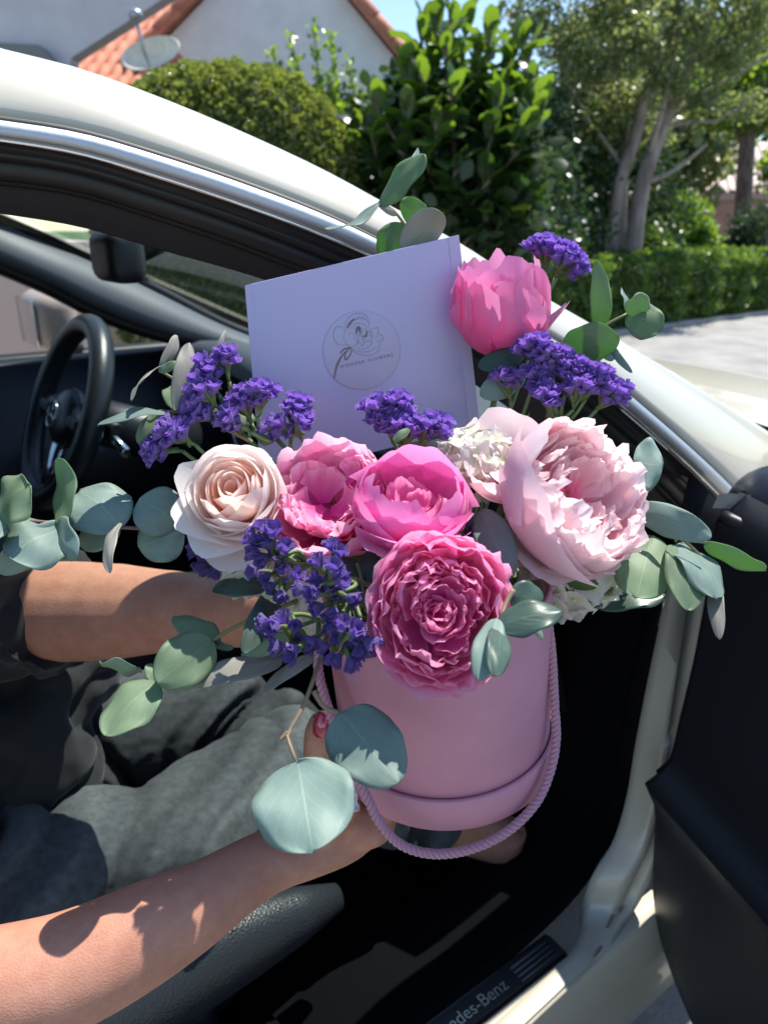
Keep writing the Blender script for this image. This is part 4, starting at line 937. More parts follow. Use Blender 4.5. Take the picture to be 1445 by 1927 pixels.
def put_petal(parent, FM, phi, rows, m, tilt=0, shift=(0, 0, 0), roll=0):
    L = Matrix.Rotation(phi, 4, 'Z') @ Matrix.Translation(Vector(shift)) @ Matrix.Rotation(tilt, 4, 'Y') @ Matrix.Rotation(roll, 4, 'X')
    X_ = FM @ L; mb = MB(); mb.grid([[X_ @ p for p in rw] for rw in rows]); return mb.build('petal', m, parent)
def calyx(parent, FM, Rr, m=None):
    mb = MB(); mb.ell(FM @ Vector((0, 0, -Rr*.80)), Rr*.3, Rr*.3, Rr*.3, 12, 8); mb.build('calyx', M['sepal'], parent)
    mb = MB(); a, b = FM @ Vector((0, 0, -Rr*.9)), BB+BA*.09*G; mb.tube(spl([a, (a.lerp(b, .45)+(FM.to_3x3() @ Vector((0, 0, -.012)))), b], 12), .0022, 8); mb.build('stem', M['stem'], parent)
M['sepal'] = mat('green_sepal', (.10, .16, .05), .5); add_trans(M['sepal'], (.3, .45, .08), .25)
M['stem'] = mat('green_stem', (.13, .20, .07), .5)
SD = [100]
def nx(): SD[0] += 1; return SD[0]
def ring(parent, FM, n, R0, a0, a1, w, m, ph0=0, jit=.15, cup=1.0, ruf=0.0, rf=3, notch=.04, curl=0, elong=1.0, tilt=0, tj=.06, rj=.06, shift=0, arc=2*math.pi, nu=20, nv=15, side=.02):
    for k in range(n):
        s = nx(); r = random.Random(s)
        kq = 3.2 if ruf > .08 else 1.0
        put_petal(parent, FM, ph0 + arc*k/n + r.uniform(-jit, jit)*kq*.7, petal(R0*(1+r.uniform(-rj, rj)*(1.5 if ruf > .08 else 1)), a0, a1*(1+r.uniform(-tj, tj)), w*(1+r.uniform(-.1, .1)), cup, ruf, rf*r.uniform(.8, 1.25), notch, curl, s, elong, nu, nv, side=side), m, tilt+r.uniform(-.06, .06)*kq, shift=(shift, 0, 0), roll=r.uniform(-.12, .12)*kq*.7)
def rad_at(px, d): return px/FPX*d*G

# --- magenta bowl peony (centre)
c = PB(775, 936, .512); Rr = rad_at(104, .512)
t = thing('peony', c, 'deep magenta cup shaped peony with smooth incurved petals in the centre of the bouquet', 'peony', 'peonies in the bouquet')
FM = fmat(c, camdir(.12, .80, .58)); calyx(t, FM, Rr)
ring(t, FM, 6, Rr*1.0, .25, 1.85, 1.05, PM['mag'], .3, .1, 1.1, .03, 2, .05, 0, 1.0)
for phi, a1, w, el, rr_ in ((1.35, 2.25, 1.25, 1.25, 1.03), (.55, 2.15, 1.05, 1.1, 1.0), (2.15, 2.1, .95, 1.15, 1.0), (2.9, 2.05, .9, 1.05, .99), (-.1, 2.1, .95, 1.0, 1.0)):
    put_petal(t, FM, phi, petal(Rr*rr_, .3, a1, w, 1.0, .035, 2, .05, -.05, nx(), el), PM['mag'])
for phi, a1, w, rr_ in ((-1.35, 2.05, 1.15, .98), (-.65, 2.3, .95, .95), (-2.15, 2.25, 1.0, .94), (-2.8, 2.35, .8, .90), (-.05, 2.4, .7, .9), (-1.75, 2.3, .8, .86)):
    put_petal(t, FM, phi, petal(Rr*rr_, .3, a1, w, 1.05, .03, 2, .06, 0, nx(), .9), PM['mag'])
# front petal folded down, small curled one below
put_petal(t, FM, -1.5, petal(Rr*1.05, .3, 1.72, 1.0, 1.3, .02, 2, .03, .55, nx(), round_=.12), PM['mag'])
put_petal(t, FM, -2.05, petal(Rr*1.08, .25, 1.40, .65, 1.3, .03, 2, .04, .5, nx(), round_=.15), PM['mag'])
put_petal(t, FM, -.7, petal(Rr*1.05, .3, 1.85, .85, 1.0, .04, 2, .05, .22, nx()), PM['mag'])
ring(t, FM, 5, Rr*.60, .4, 1.9, .75, PM['magi'], .2, .3, .8, .12, 2.5, .08, 0, 1.0, 0, .1, .15)
ring(t, FM, 6, Rr*.34, .4, 1.9, .8, PM['magi'], .5, .3, .8, .2, 2.5, .1, 0, 1.1, 0, .1, .15)

# --- open pink peony (left of it)
c = PB(612, 934, .540); Rr = rad_at(119, .54)
t = thing('peony', c, 'open pink peony with pale ruffled edges between the rose and the magenta peony', 'peony', 'peonies in the bouquet')
FM = fmat(c, camdir(-.05, .60, .80)); calyx(t, FM, Rr)
ring(t, FM, 7, Rr*1.02, .25, 1.75, .95, PM['pinkA'], .1, .1, 1.3, .07, 2.5, .07, .10)
for phi, a1, w in ((1.5, 2.25, .95), (2.1, 2.15, .8), (.95, 2.2, .85), (2.7, 2.0, .75), (.4, 2.1, .8)):
    put_petal(t, FM, phi, petal(Rr*.98, .3, a1, w, 1.1, .09, 3, .08, 0, nx()), PM['pinkA'])
ring(t, FM, 9, Rr*.86, .35, 1.62, .68, PM['pinkAi'], .2, .2, .9, .16, 3, .09, .1)
for k in range(26):          # upright frilly centre, gathered toward the front
    s = nx(); r = random.Random(s); ph = r.uniform(-math.pi*1.05, .25) if k % 4 else r.uniform(0, 6.28); q = r.uniform(.05, .5)
    put_petal(t, FM, ph, petal(Rr*r.uniform(.38, .62), .35, r.uniform(1.5, 2.1), r.uniform(.6, .95), .7, .24, 3, .12, .1, s, 1.15), PM['pinkAi'], r.uniform(-.3, .4), shift=(Rr*q*.5, 0, Rr*.02), roll=r.uniform(-.3, .3))
for k in range(7):           # rolled tuft at the upper right
    s = nx(); r = random.Random(s)
    put_petal(t, FM, r.uniform(.3, 1.0), petal(Rr*r.uniform(.3, .42), .4, 1.9, .9, .6, .22, 3, .1, .1, s, 1.2), PM['pinkAi'], r.uniform(-.5, .3), shift=(Rr*.45, 0, Rr*.28), roll=r.uniform(-.5, .5))

# --- ruffled magenta peony (front, over the box)
c = PB(828, 1150, .455); Rr = rad_at(138, .455)
t = thing('peony', c, 'large densely ruffled magenta peony drooping over the front of the pink box', 'peony', 'peonies in the bouquet')
FM = fmat(c, camdir(-.02, .10, 1), roll=0); calyx(t, FM, Rr*.6)
FM = FM @ Matrix.Diagonal((.94, 1.03, .74, 1))
ring(t, FM, 9, Rr*1.02, .3, 1.60, .78, PM['rufo'], .2, .15, 1.4, .07, 2.5, .07, .06)
put_petal(t, FM, -1.75, petal(Rr*1.10, .3, 1.50, .85, 1.4, .05, 2, .06, .15, nx()), PM['rufo'])
put_petal(t, FM, -1.25, petal(Rr*1.12, .3, 1.42, .45, 1.4, .05, 2, .06, .15, nx()), PM['rufo'])
put_petal(t, FM, .85, petal(Rr*1.08, .3, 1.75, .7, 1.2, .10, 3, .08, .0, nx()), PM['rufo'])
put_petal(t, FM, .45, petal(Rr*1.10, .3, 1.70, .6, 1.2, .10, 3, .08, .0, nx()), PM['rufo'])
ring(t, FM, 11, Rr*.95, .5, 1.80, .72, PM['ruf'], .1, .2, 1.0, .12, 2.4, .08, .03, nu=20, nv=15)
ring(t, FM, 10, Rr*.86, .5, 1.95, .70, PM['ruf'], .4, .2, .9, .15, 2.4, .09, .0, nu=20, nv=15)
ring(t, FM, 10, Rr*.76, .5, 2.05, .72, PM['ruf'], .3, .25, .8, .17, 2.6, .10, 0, nu=20, nv=15)
ring(t, FM, 11, Rr*.64, .5, 2.2, .62, PM['ruf'], .2, .3, .8, .2, 3.5, .10, 0, nu=18, nv=14)
for k in range(22):
    s = nx(); r = random.Random(s)
    put_petal(t, FM, r.uniform(0, 6.28), petal(Rr*r.uniform(.25, .46), .4, r.uniform(1.9, 2.4), r.uniform(.7, 1.0), .7, .22, 3, .1, 0, s, 1.35), PM['ruf'], r.uniform(-.3, .3), shift=(Rr*r.uniform(-.1, .28), 0, Rr*.12), roll=r.uniform(-.4, .4))

for k in range(14):
    s = nx(); r = random.Random(s)
    put_petal(t, FM, r.uniform(0, 6.28), petal(Rr*r.uniform(.14, .26), .4, r.uniform(1.9, 2.6), r.uniform(.9, 1.2), .7, .25, 3, .1, 0, s, 1.6), PM['ruf'], r.uniform(-.5, .5), shift=(Rr*r.uniform(-.15, .15), 0, Rr*.05), roll=r.uniform(-.5, .5))

# --- big blush peony (right)
c = PB(1096, 925, .515); Rr = rad_at(141, .515)
t = thing('peony', c, 'very large pale blush peony with a deep pink heart at the right of the bouquet', 'peony', 'peonies in the bouquet')
FM = fmat(c, camdir(.40, .42, .82)); calyx(t, FM, Rr)
GP = [  # phi, tilt-ish a1, width, radius, curl
 (3.35, 1.95, 1.05, 1.04, 0), (2.75, 2.05, .95, 1.0, 0), (3.95, 1.85, 1.0, 1.05, 0), (4.6, 1.75, .95, 1.03, 0), (5.25, 1.7, .9, 1.02, 0), (5.9, 1.7, .9, 1.0, .05), (.25, 1.7, .9, 1.0, .05), (.95, 1.75, .9, 1.0, .05), (1.6, 1.85, .95, 1.0, .0), (2.2, 1.9, .95, 1.0, 0)]
for phi, a1, w, rr_, cu_ in GP:
    put_petal(t, FM, phi, petal(Rr*rr_, .25, a1, w, 1.05, .03, 2, .05, cu_, nx()), PM['blush'])
put_petal(t, FM, 3.45, petal(Rr*1.07, .2, 2.0, 1.25, 1.0, .012, 1.5, .02, 0, nx()), PM['blush'])
put_petal(t, FM, 2.7, petal(Rr*1.05, .25, 2.15, .95, 1.0, .03, 2, .03, 0, nx()), PM['blush'])
put_petal(t, FM, 4.35, petal(Rr*1.14, .25, 1.22, .70, 1.3, .03, 2, .05, .22, nx()), PM['blush'])
put_petal(t, FM, 5.2, petal(Rr*1.10, .25, 1.32, .8, 1.3, .03, 2, .05, .1, nx()), PM['blush'])
for phi, a1, w, rr_ in ((5.6, 1.4, .75, 1.08), (5.0, 1.55, .5, 1.07)):
    put_petal(t, FM, phi, petal(Rr*rr_, .25, a1, w, 1.2, .06, 2, .06, .12, nx()), PM['blush'])
ring(t, FM, 12, Rr*.97, .45, 1.90, .66, PM['blushi'], .1, .2, .9, .09, 2.5, .06, .03, nu=18, nv=14)
ring(t, FM, 13, Rr*.90, .5, 2.08, .62, PM['blushi'], .5, .25, .8, .12, 2.8, .07, .02, nu=18, nv=14)
ring(t, FM, 12, Rr*.80, .5, 2.2, .62, PM['blushi'], .3, .25, .8, .15, 3, .08, 0, nu=18, nv=14)
ring(t, FM, 9, Rr*.66, .6, 2.2, .50, PM['blushi'], .2, .3, .8, .20, 3.5, .12, 0, nu=16, nv=14)
for k in range(12):
    s = nx(); r = random.Random(s)
    put_petal(t, FM, r.uniform(0, 6.28), petal(Rr*r.uniform(.3, .44), .3, r.uniform(1.9, 2.2), r.uniform(.6, .8), .7, .2, 3, .1, 0, s, 1.2), PM['blushi'], r.uniform(-.3, .3), shift=(Rr*r.uniform(.0, .2), 0, 0), roll=r.uniform(-.3, .3))

# --- loose blush bloom whose big petals stand between hydrangea and blush peony
c = PB(957, 862, .545); Rr = rad_at(92, .545)
t = thing('peony', c, 'half hidden blush peony showing two tall pale petals left of the largest bloom', 'peony', 'peonies in the bouquet')
FM = fmat(c, camdir(.0, .85, .5)); calyx(t, FM, Rr)
put_petal(t, FM, 1.5, petal(Rr*1.25, .4, 1.95, .85, 1.1, .05, 2, .05, 0, nx(), 1.2), PM['blush'], shift=(0, 0, Rr*.25))
put_petal(t, FM, .9, petal(Rr*1.0, .4, 1.8, .8, 1.1, .08, 2, .06, .1, nx(), 1.2), PM['blush'])
put_petal(t, FM, -1.9, petal(Rr*.95, .2, 1.6, .75, .9, .08, 2, .06, .1, nx(), 1.1), PM['blush'])
put_petal(t, FM, -1.2, petal(Rr*.9, .2, 1.65, .7, .9, .10, 2, .06, .1, nx(), 1.1), PM['blush'])
put_petal(t, FM, -2.7, petal(Rr*.9, .2, 1.6, .7, .9, .10, 2, .06, .1, nx(), 1.1), PM['blush'])
ring(t, FM, 6, Rr*.6, .4, 1.8, .8, PM['blushi'], 0, .2, .8, .14, 3, .1)

# --- hot pink peony behind the card (upper right)
c = PB(942, 588, .640); Rr = rad_at(90, .64)
t = thing('peony', c, 'hot pink half open peony standing upright behind the right edge of the card', 'peony', 'peonies in the bouquet')
FM = fmat(c, camdir(-.06, .97, .26)); calyx(t, FM, Rr)
ring(t, FM, 6, Rr*.88, .2, 2.02, 1.1, PM['hot'], .3, .12, 1.2, .05, 2, .03, .0, 2.2)
ring(t, FM, 6, Rr*.82, .3, 2.10, 1.1, PM['hot'], .8, .15, 1.1, .08, 2.5, .05, .0, 2.7)
for phi, a1, w, el in ((1.3, 2.1, .9, 3.1), (2.1, 2.05, .8, 3.2), (.6, 2.05, .85, 3.0), (2.7, 2.0, .8, 2.9), (0, 2.0, .7, 2.5)):
    put_petal(t, FM, phi, petal(Rr*.74, .4, a1, w, 1.0, .07, 3, .06, 0, nx(), el*.85), PM['hot'])
put_petal(t, FM, .05, petal(Rr*1.05, .3, 1.75, .62, 1.2, .04, 2, .05, .5, nx(), 1.4), PM['hot'])
put_petal(t, FM, -1.2, petal(Rr*.95, .25, 1.95, .75, 1.2, .04, 2, .05, 0, nx(), 1.7), PM['hot'])
ring(t, FM, 8, Rr*.58, .5, 2.05, .8, PM['hot'], .1, .3, .8, .11, 3, .06, .0, 2.3)
ring(t, FM, 6, Rr*.42, .5, 2.05, .9, PM['pinkAi'], .1, .3, .8, .14, 3, .06, .0, 2.6)

# --- cream rose (left)
c = PB(440, 922, .525); Rr = rad_at(79, .525)
t = thing('rose', c, 'cream white rose with a peach heart at the left of the bouquet', 'rose')
FM = fmat(c, camdir(-.02, .42, .90)); calyx(t, FM, Rr)
for k, (phi, rr_, a1, w, cu_, tl) in enumerate([(2.75, 1.20, 1.62, .95, .32, 0), (3.65, 1.22, 1.55, .95, .40, 0), (4.25, 1.32, 1.42, .85, .40, 0), (5.2, 1.10, 1.58, .9, .25, 0), (.1, 1.06, 1.72, .9, .12, 0), (1.1, 1.12, 1.85, 1.0, .05, 0), (1.95, 1.14, 1.9, 1.0, .0, 0),
      (2.4, 1.0, 1.95, .95, .05, 0), (3.4, 1.0, 1.85, 1.0, .12, 0), (4.5, 1.0, 1.82, 1.0, .12, 0), (5.6, 1.0, 1.85, 1.0, .1, 0), (.5, 1.0, 1.95, .95, .0, 0)]):
    put_petal(t, FM, phi, petal(Rr*rr_, .25, a1, w, 1.1, .022, 1.5, .025, cu_, nx(), 1.1, 16, 15, round_=.24), PM['rose'])
for i, (n_, rr_, a1, w) in enumerate([(4, .90, 2.05, .95), (4, .80, 2.15, .95), (4, .69, 2.22, .95)]):
    ring(t, FM, n_, Rr*rr_, .35, a1, w, PM['rose' if i == 0 else 'rosei'], i*.9, .15, 1.0, .025, 1.5, .02, .0, 1.15, side=.05)
for i, (n_, rr_, a1, w) in enumerate([(4, .57, 2.2, .95), (3, .45, 2.2, 1.0), (3, .33, 2.2, 1.1), (3, .21, 2.2, 1.2)]):
    ring(t, FM, n_, Rr*rr_, .4, a1, w, PM['rosei'], i*.8, .2, .9, .03, 1.5, .02, .0, 1.5+.35*i, side=.08)
# hanging outer petal, folded at its lower edge
put_petal(t, FM, -1.68, petal(Rr*1.62, .25, 1.16, .60, 1.5, .02, 1.5, .01, .22, nx(), 1.0, 16, 15, round_=.10), PM['rose'])

# --- hydrangea heads
def floret_mesh():
    m = MB()
    for k in range(4):
        a = k*math.pi/2 + .1; rows = []
        for j in range(6):
            v = j/5; row = []
            for i in range(5):
                u = i/2-1; w = .52*math.sin(math.pi*min(1, .12+.80*v))**.7*(1-.1*v)
                row.append(Vector((u*w, v*(1-.18*u*u), .20*v*v - .10*abs(u)*v + .05*math.sin(u*5+k*2))))
            rows.append(row)
        Mz = Matrix.Rotation(a, 3, 'Z'); m.grid([[Mz @ p for p in rw] for rw in rows])
    m.ell((0, 0, .05), .09, .09, .07, 8, 6)
    o = m.build('floret', PM['white']); me = o.data; bpy.data.objects.remove(o); return me
hm = floret_mesh()
def hydrangea(cx, cy, d, rx, n, ax, label, seed, sq=1.0):
    c = PB(cx, cy, d); t = thing('hydrangea', c, label, 'hydrangea', 'white hydrangea heads in the bouquet'); r = random.Random(seed); Rr = rad_at(rx, d)
    FMh = fmat(c, ax); k = 0
    while k < n:
        z = 1-1.35*(k+.5)/n; ph = k*2.39996; s = math.sqrt(max(0, 1-z*z)); dr = Vector((s*math.cos(ph), s*math.sin(ph), z*sq)); p = FMh @ (dr*Rr*r.uniform(.86, 1.05)); nd = (FMh.to_3x3() @ dr).normalized()
        nd = (nd + Vector((r.gauss(0, .25), r.gauss(0, .25), r.gauss(0, .25)))).normalized()
        o = bpy.data.objects.new('floret', hm); col.objects.link(o); o.parent = t
        o.matrix_basis = Matrix.Translation(-ORG[t]) @ fmat(p, nd, roll=r.uniform(0, 6)) @ Matrix.Scale(.0116*r.uniform(.85, 1.15), 4); k += 1
    mb = MB(); mb.ell(c, Rr*.78, Rr*.78, Rr*.78, 14, 10); mb.build('core', M['sepal'], t)
    mb = MB(); mb.tube([c, BB+BA*.09*G], .003, 8); mb.build('stem', M['stem'], t)
hydrangea(893, 878, .580, 66, 40, camdir(-.1, .5, .8), 'white hydrangea head between the magenta peony and the blush peony', 1)
hydrangea(1078, 1048, .575, 112, 62, camdir(.2, -.2, .9), 'white hydrangea head under the blush peony at the rim of the box', 2, .75)
hydrangea(470, 1060, .570, 50, 26, camdir(-.3, -.1, .9), 'white hydrangea head peeping out below the cream rose', 3)
hydrangea(600, 1120, .585, 80, 40, camdir(-.2, .1, .9), 'shaded white hydrangea head behind the dark purple statice sprays', 4)

# --- statice
def sta_mesh(seed, m_):
    r = random.Random(seed); m = MB(); rows = []
    for j in range(4):
        v = j/3; row = []
        for i in range(15):
            a = 2*math.pi*i/14; fr = .16+.84*v**.8; q = 1 + v*(.13*math.sin(5*a+seed)+.13*math.sin(9*a+seed*2)+.10*noise.noise(Vector((math.cos(a)*2+seed, math.sin(a)*2, v))))
            row.append(Vector((fr*q*math.cos(a)*.60, fr*q*math.sin(a)*.60, v*1.0 + v*v*.20*math.sin(7*a+seed*1.3) - .12*v*v)))
        rows.append(row)
    m.grid(rows, mi=0)
    rows = []
    for j in range(3):
        v = j/2; rows.append([Vector((.40*(.5+.6*v)*(1+.18*math.sin(4*2*math.pi*i/10+seed))*math.cos(2*math.pi*i/10), .40*(.5+.6*v)*math.sin(2*math.pi*i/10), .35+v*.62+.12*math.sin(i*2.1+seed))) for i in range(11)])
    m.grid(rows, mi=0)
    rows = [[Vector((rr_*math.cos(2*math.pi*i/8), rr_*math.sin(2*math.pi*i/8), z)) for i in range(9)] for rr_, z in ((.02, -.9), (.13, -.75), (.19, -.2), (.15, .2))]
    m.grid(rows, mi=1)
    o = m.build('floret', [m_, M['sta_green']]); me = o.data; bpy.data.objects.remove(o); return me
M['sta_green'] = mat('statice_green', (.13, .17, .06), .6); add_trans(M['sta_green'], (.35, .45, .08), .25)
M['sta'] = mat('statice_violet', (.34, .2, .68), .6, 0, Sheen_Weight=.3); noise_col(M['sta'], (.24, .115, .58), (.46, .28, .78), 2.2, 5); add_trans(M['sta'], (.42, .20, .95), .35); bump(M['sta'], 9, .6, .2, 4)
M['sta2'] = mat('statice_shaded', (.14, .06, .38), .6, 0, Sheen_Weight=.3); noise_col(M['sta2'], (.10, .045, .32), (.24, .13, .50), 2.2, 5); add_trans(M['sta2'], (.28, .14, .8), .3); bump(M['sta2'], 9, .6, .2, 4)  # same violet statice, darkened in colour for the shade low in the bouquet
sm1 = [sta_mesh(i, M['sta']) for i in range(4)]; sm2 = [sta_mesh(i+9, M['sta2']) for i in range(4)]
def statice(label, heads, base, d, dark=False, size=.0105, root=None):
    """heads: (px, py, spread px, number, dir) clusters; base: px,py where the sprig leaves the bouquet"""
    b0 = PB(base[0], base[1], d+.02); t = thing('statice_sprig', b0, label, 'statice', 'purple statice sprigs in the bouquet'); r = random.Random(int(base[0]*7+base[1])); mb = MB(); ms = sm2 if dark else sm1; size = size*G
    for (hx, hy, sx, sy, n, ang) in heads:
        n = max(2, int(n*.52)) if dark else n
        hc = PB(hx, hy, d+r.uniform(-.006, .006)); hb = PB(hx, hy, d); dirn = (PB(hx, hy, d)-b0)
        outd = (CAMX*math.cos(R(ang)) + CAMU*math.sin(R(ang)) + CAMT*.35).normalized()
        neck = hc - outd*.020*G
        mb.tube(spl([b0, b0.lerp(neck, .6)+Vector((r.gauss(0, .002), r.gauss(0, .002), r.gauss(0, .002)))-outd*.004, neck], 10), [.0013]*10, 6)
        sxr, syr = rad_at(sx, d), rad_at(sy, d)
        for k in range(n):
            a = k*2.4 + r.uniform(-.3, .3); q = math.sqrt((k+.5)/n); p = hc + CAMX*(sxr*q*math.cos(a)) + CAMU*(syr*q*math.sin(a)) + CAMT*(.8*(.008*(1-q*q)+r.uniform(-.003, .003)))
            nd = (outd*1.0 + CAMX*(.7*q*math.cos(a)) + CAMU*(.7*q*math.sin(a)) + CAMT*.5*(1-q)).normalized()
            sc = size*r.uniform(.8, 1.15)
            o = bpy.data.objects.new('floret', ms[k % 4]); col.objects.link(o); o.parent = t
            o.matrix_basis = Matrix.Translation(-ORG[t]) @ fmat(p-nd*sc*.6, nd, roll=r.uniform(0, 6)) @ Matrix.Scale(sc, 4)
            if k % 2 == 0: mb.tube([neck, p-nd*sc*1.1], .0009, 5)
    mb.tube(spl([b0, b0.lerp(BB+BA*.12*G, .5), BB+BA*.09*G], 8), .0015, 6)
    mb.build('stem', M['stem'], t)
statice('violet statice head lowest and leftmost of the upper left sprays, just above the rose', [(322, 812, 26, 24, 9, 150), (292, 848, 20, 22, 8, 180)], (395, 868), .548)
statice('violet statice spray climbing in a column above the rose', [(424, 668, 20, 14, 6, 95), (392, 695, 24, 22, 8, 110), (378, 730, 26, 24, 9, 130), (368, 772, 26, 26, 9, 150)], (455, 815), .555)
statice('violet statice spray above the gap between rose and open pink peony', [(492, 735, 26, 20, 9, 80), (455, 752, 24, 24, 9, 110), (428, 788, 20, 22, 7, 150)], (520, 825), .562)
statice('violet statice spray at the lower left corner of the card', [(560, 765, 25, 24, 9, 70), (520, 805, 32, 16, 7, 160), (568, 792, 18, 12, 4, 60)], (560, 860), .575)
statice('wide violet statice cluster below the sticker on the card', [(715, 768, 34, 26, 11, 110), (748, 758, 28, 20, 8, 90), (760, 800, 40, 20, 12, 90), (815, 800, 34, 22, 11, 60), (725, 790, 24, 24, 7, 120)], (790, 850), .566)
statice('violet statice heads rising highest, behind the hot pink peony', [(1024, 462, 34, 18, 12, 95), (1062, 480, 22, 20, 7, 70), (1085, 497, 22, 24, 8, 30)], (1005, 640), .648)
statice('broad violet statice bank behind the blush peony', [(1010, 645, 24, 16, 6, 100), (1035, 668, 34, 20, 11, 100), (1075, 690, 34, 20, 11, 80), (1120, 708, 34, 20, 11, 70), (1155, 735, 28, 26, 11, 50), (1010, 705, 30, 30, 11, 120), (1030, 742, 24, 24, 7, 100), (1090, 725, 34, 18, 8, 80)], (1060, 800), .600)
statice('small violet statice tuft between the card and the blush petals', [(948, 712, 24, 16, 7, 110), (992, 650, 20, 18, 5, 110)], (980, 790), .612)
statice('shade-tinted violet statice cluster below the rose, over the arm', [(378, 1045, 22, 30, 9, 200), (395, 1075, 24, 14, 5, 230), (372, 1010, 16, 20, 4, 150)], (450, 1040), .560, True)
statice('shade-tinted violet statice spray hanging left below the rose and open peony', [(486, 1020, 20, 18, 4, 150), (484, 1055, 20, 20, 4, 190), (490, 1085, 22, 20, 4, 200), (505, 997, 22, 14, 4, 110), (528, 1028, 30, 18, 6, 80), (550, 1078, 32, 18, 6, 60), (520, 1118, 22, 20, 5, 250)], (580, 1060), .50, True, .0102)
statice('shade-tinted violet statice spray in front of the hydrangea with one floret catching the sun', [(632, 1035, 18, 14, 3, 90), (615, 1062, 24, 18, 4, 100), (580, 1118, 22, 20, 4, 180), (605, 1100, 22, 20, 4, 120), (650, 1125, 28, 22, 5, 330), (612, 1155, 26, 18, 4, 230), (638, 1090, 14, 20, 3, 20)], (670, 1090), .470, True, .0104)
statice('shade-tinted violet statice florets low at the left rim of the box', [(508, 1180, 16, 20, 3, 180), (545, 1175, 26, 16, 5, 100), (540, 1222, 34, 16, 6, 200), (575, 1208, 22, 14, 4, 300)], (600, 1165), .475, True, .0102)
statice('shade-tinted violet statice florets hanging over the left front of the pink box', [(660, 1178, 26, 20, 6, 60), (632, 1195, 18, 18, 3, 160), (615, 1235, 16, 24, 4, 230), (668, 1222, 20, 14, 4, 260), (692, 1212, 18, 18, 4, 320), (650, 1248, 24, 10, 4, 270)], (650, 1130), .465, True, .010)
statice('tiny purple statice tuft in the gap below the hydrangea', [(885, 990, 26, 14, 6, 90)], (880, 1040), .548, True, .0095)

# --- eucalyptus
def leafvein(name, c1, c2, vein, trans, tf, rough=.5):
    m = mat(name, c1, rough, 0, Specular_IOR_Level=.35); n, l, b = nodes(m)
    uv = n.new('ShaderNodeUVMap'); sp = n.new('ShaderNodeSeparateXYZ'); l.new(uv.outputs[0], sp.inputs[0])
    def math_(op, a, b_=None, c_=None):
        x = n.new('ShaderNodeMath'); x.operation = op
        for i, q in enumerate((a, b_, c_)):
            if q is None: continue
            if isinstance(q, (int, float)): x.inputs[i].default_value = q
            else: l.new(q, x.inputs[i])
        return x.outputs[0]
    au_ = math_('ABSOLUTE', math_('SUBTRACT', sp.outputs[0], .5))
    nt = n.new('ShaderNodeTexNoise'); nt.inputs['Scale'].default_value = 5; nt.inputs['Detail'].default_value = 6; l.new(uv.outputs[0], nt.inputs['Vector'])
    w = math_('ADD', math_('MULTIPLY', math_('SUBTRACT', sp.outputs[1], math_('MULTIPLY', au_, 1.0)), 7.5), math_('MULTIPLY', nt.outputs[0], .9))
    fr = math_('ABSOLUTE', math_('SUBTRACT', math_('FRACT', w), .5))
    sv = math_('MULTIPLY', math_('LESS_THAN', fr, .035), .55); mr = math_('LESS_THAN', au_, .010)
    vv = math_('MAXIMUM', sv, mr); mot = n.new('ShaderNodeMix'); mot.data_type = 'RGBA'; l.new(nt.outputs[0], mot.inputs[0]); mot.inputs[6].default_value = (*c1, 1); mot.inputs[7].default_value = (*c2, 1)
    mx = n.new('ShaderNodeMix'); mx.data_type = 'RGBA'; l.new(math_('MULTIPLY', vv, .6), mx.inputs[0]); l.new(mot.outputs[2], mx.inputs[6]); mx.inputs[7].default_value = (*vein, 1); oi = n.new('ShaderNodeObjectInfo'); hs = n.new('ShaderNodeHueSaturation'); mr = n.new('ShaderNodeMapRange'); mr.inputs[3].default_value = .78; mr.inputs[4].default_value = 1.22
    l.new(oi.outputs['Random'], mr.inputs[0]); l.new(mr.outputs[0], hs.inputs['Value']); hs.inputs['Hue'].default_value = .495; l.new(mx.outputs[2], hs.inputs['Color'])
    sp_ = n.new('ShaderNodeTexNoise'); sp_.inputs['Scale'].default_value = 46; sp_.inputs['Detail'].default_value = 3; l.new(uv.outputs[0], sp_.inputs['Vector'])
    mk = math_('GREATER_THAN', sp_.outputs[0], .70); bl = n.new('ShaderNodeMix'); bl.data_type = 'RGBA'; l.new(math_('MULTIPLY', mk, .45), bl.inputs[0]); l.new(hs.outputs[0], bl.inputs[6]); bl.inputs[7].default_value = (.20, .15, .09, 1)
    l.new(bl.outputs[2], b.inputs['Base Color'])
    bp = n.new('ShaderNodeBump'); bp.inputs['Strength'].default_value = .25; bp.inputs['Distance'].default_value = .0005; l.new(math_('ADD', vv, nt.outputs[0]), bp.inputs['Height']); l.new(bp.outputs[0], b.inputs['Normal'])
    add_trans(m, trans, tf); return m
EM = {'blue': leafvein('silver_dollar_leaf', (.17, .25, .22), (.26, .35, .31), (.36, .44, .38), (.22, .46, .06), .28),
      'green': leafvein('green_gum_leaf', (.16, .24, .15), (.25, .33, .21), (.34, .42, .26), (.30, .60, .04), .38),
      'grey': leafvein('grey_leaf_underside', (.27, .26, .22), (.36, .35, .30), (.42, .40, .34), (.30, .40, .10), .22),
      'dark': leafvein('deep_green_leaf', (.045, .085, .065), (.08, .13, .10), (.12, .18, .14), (.12, .25, .05), .18, .35)}
M['twig'] = mat('brown_twig', (.24, .17, .10), .55); M['twig_red'] = mat('reddish_twig', (.20, .10, .09), .55); M['twig_green'] = mat('olive_twig', (.20, .20, .08), .5)
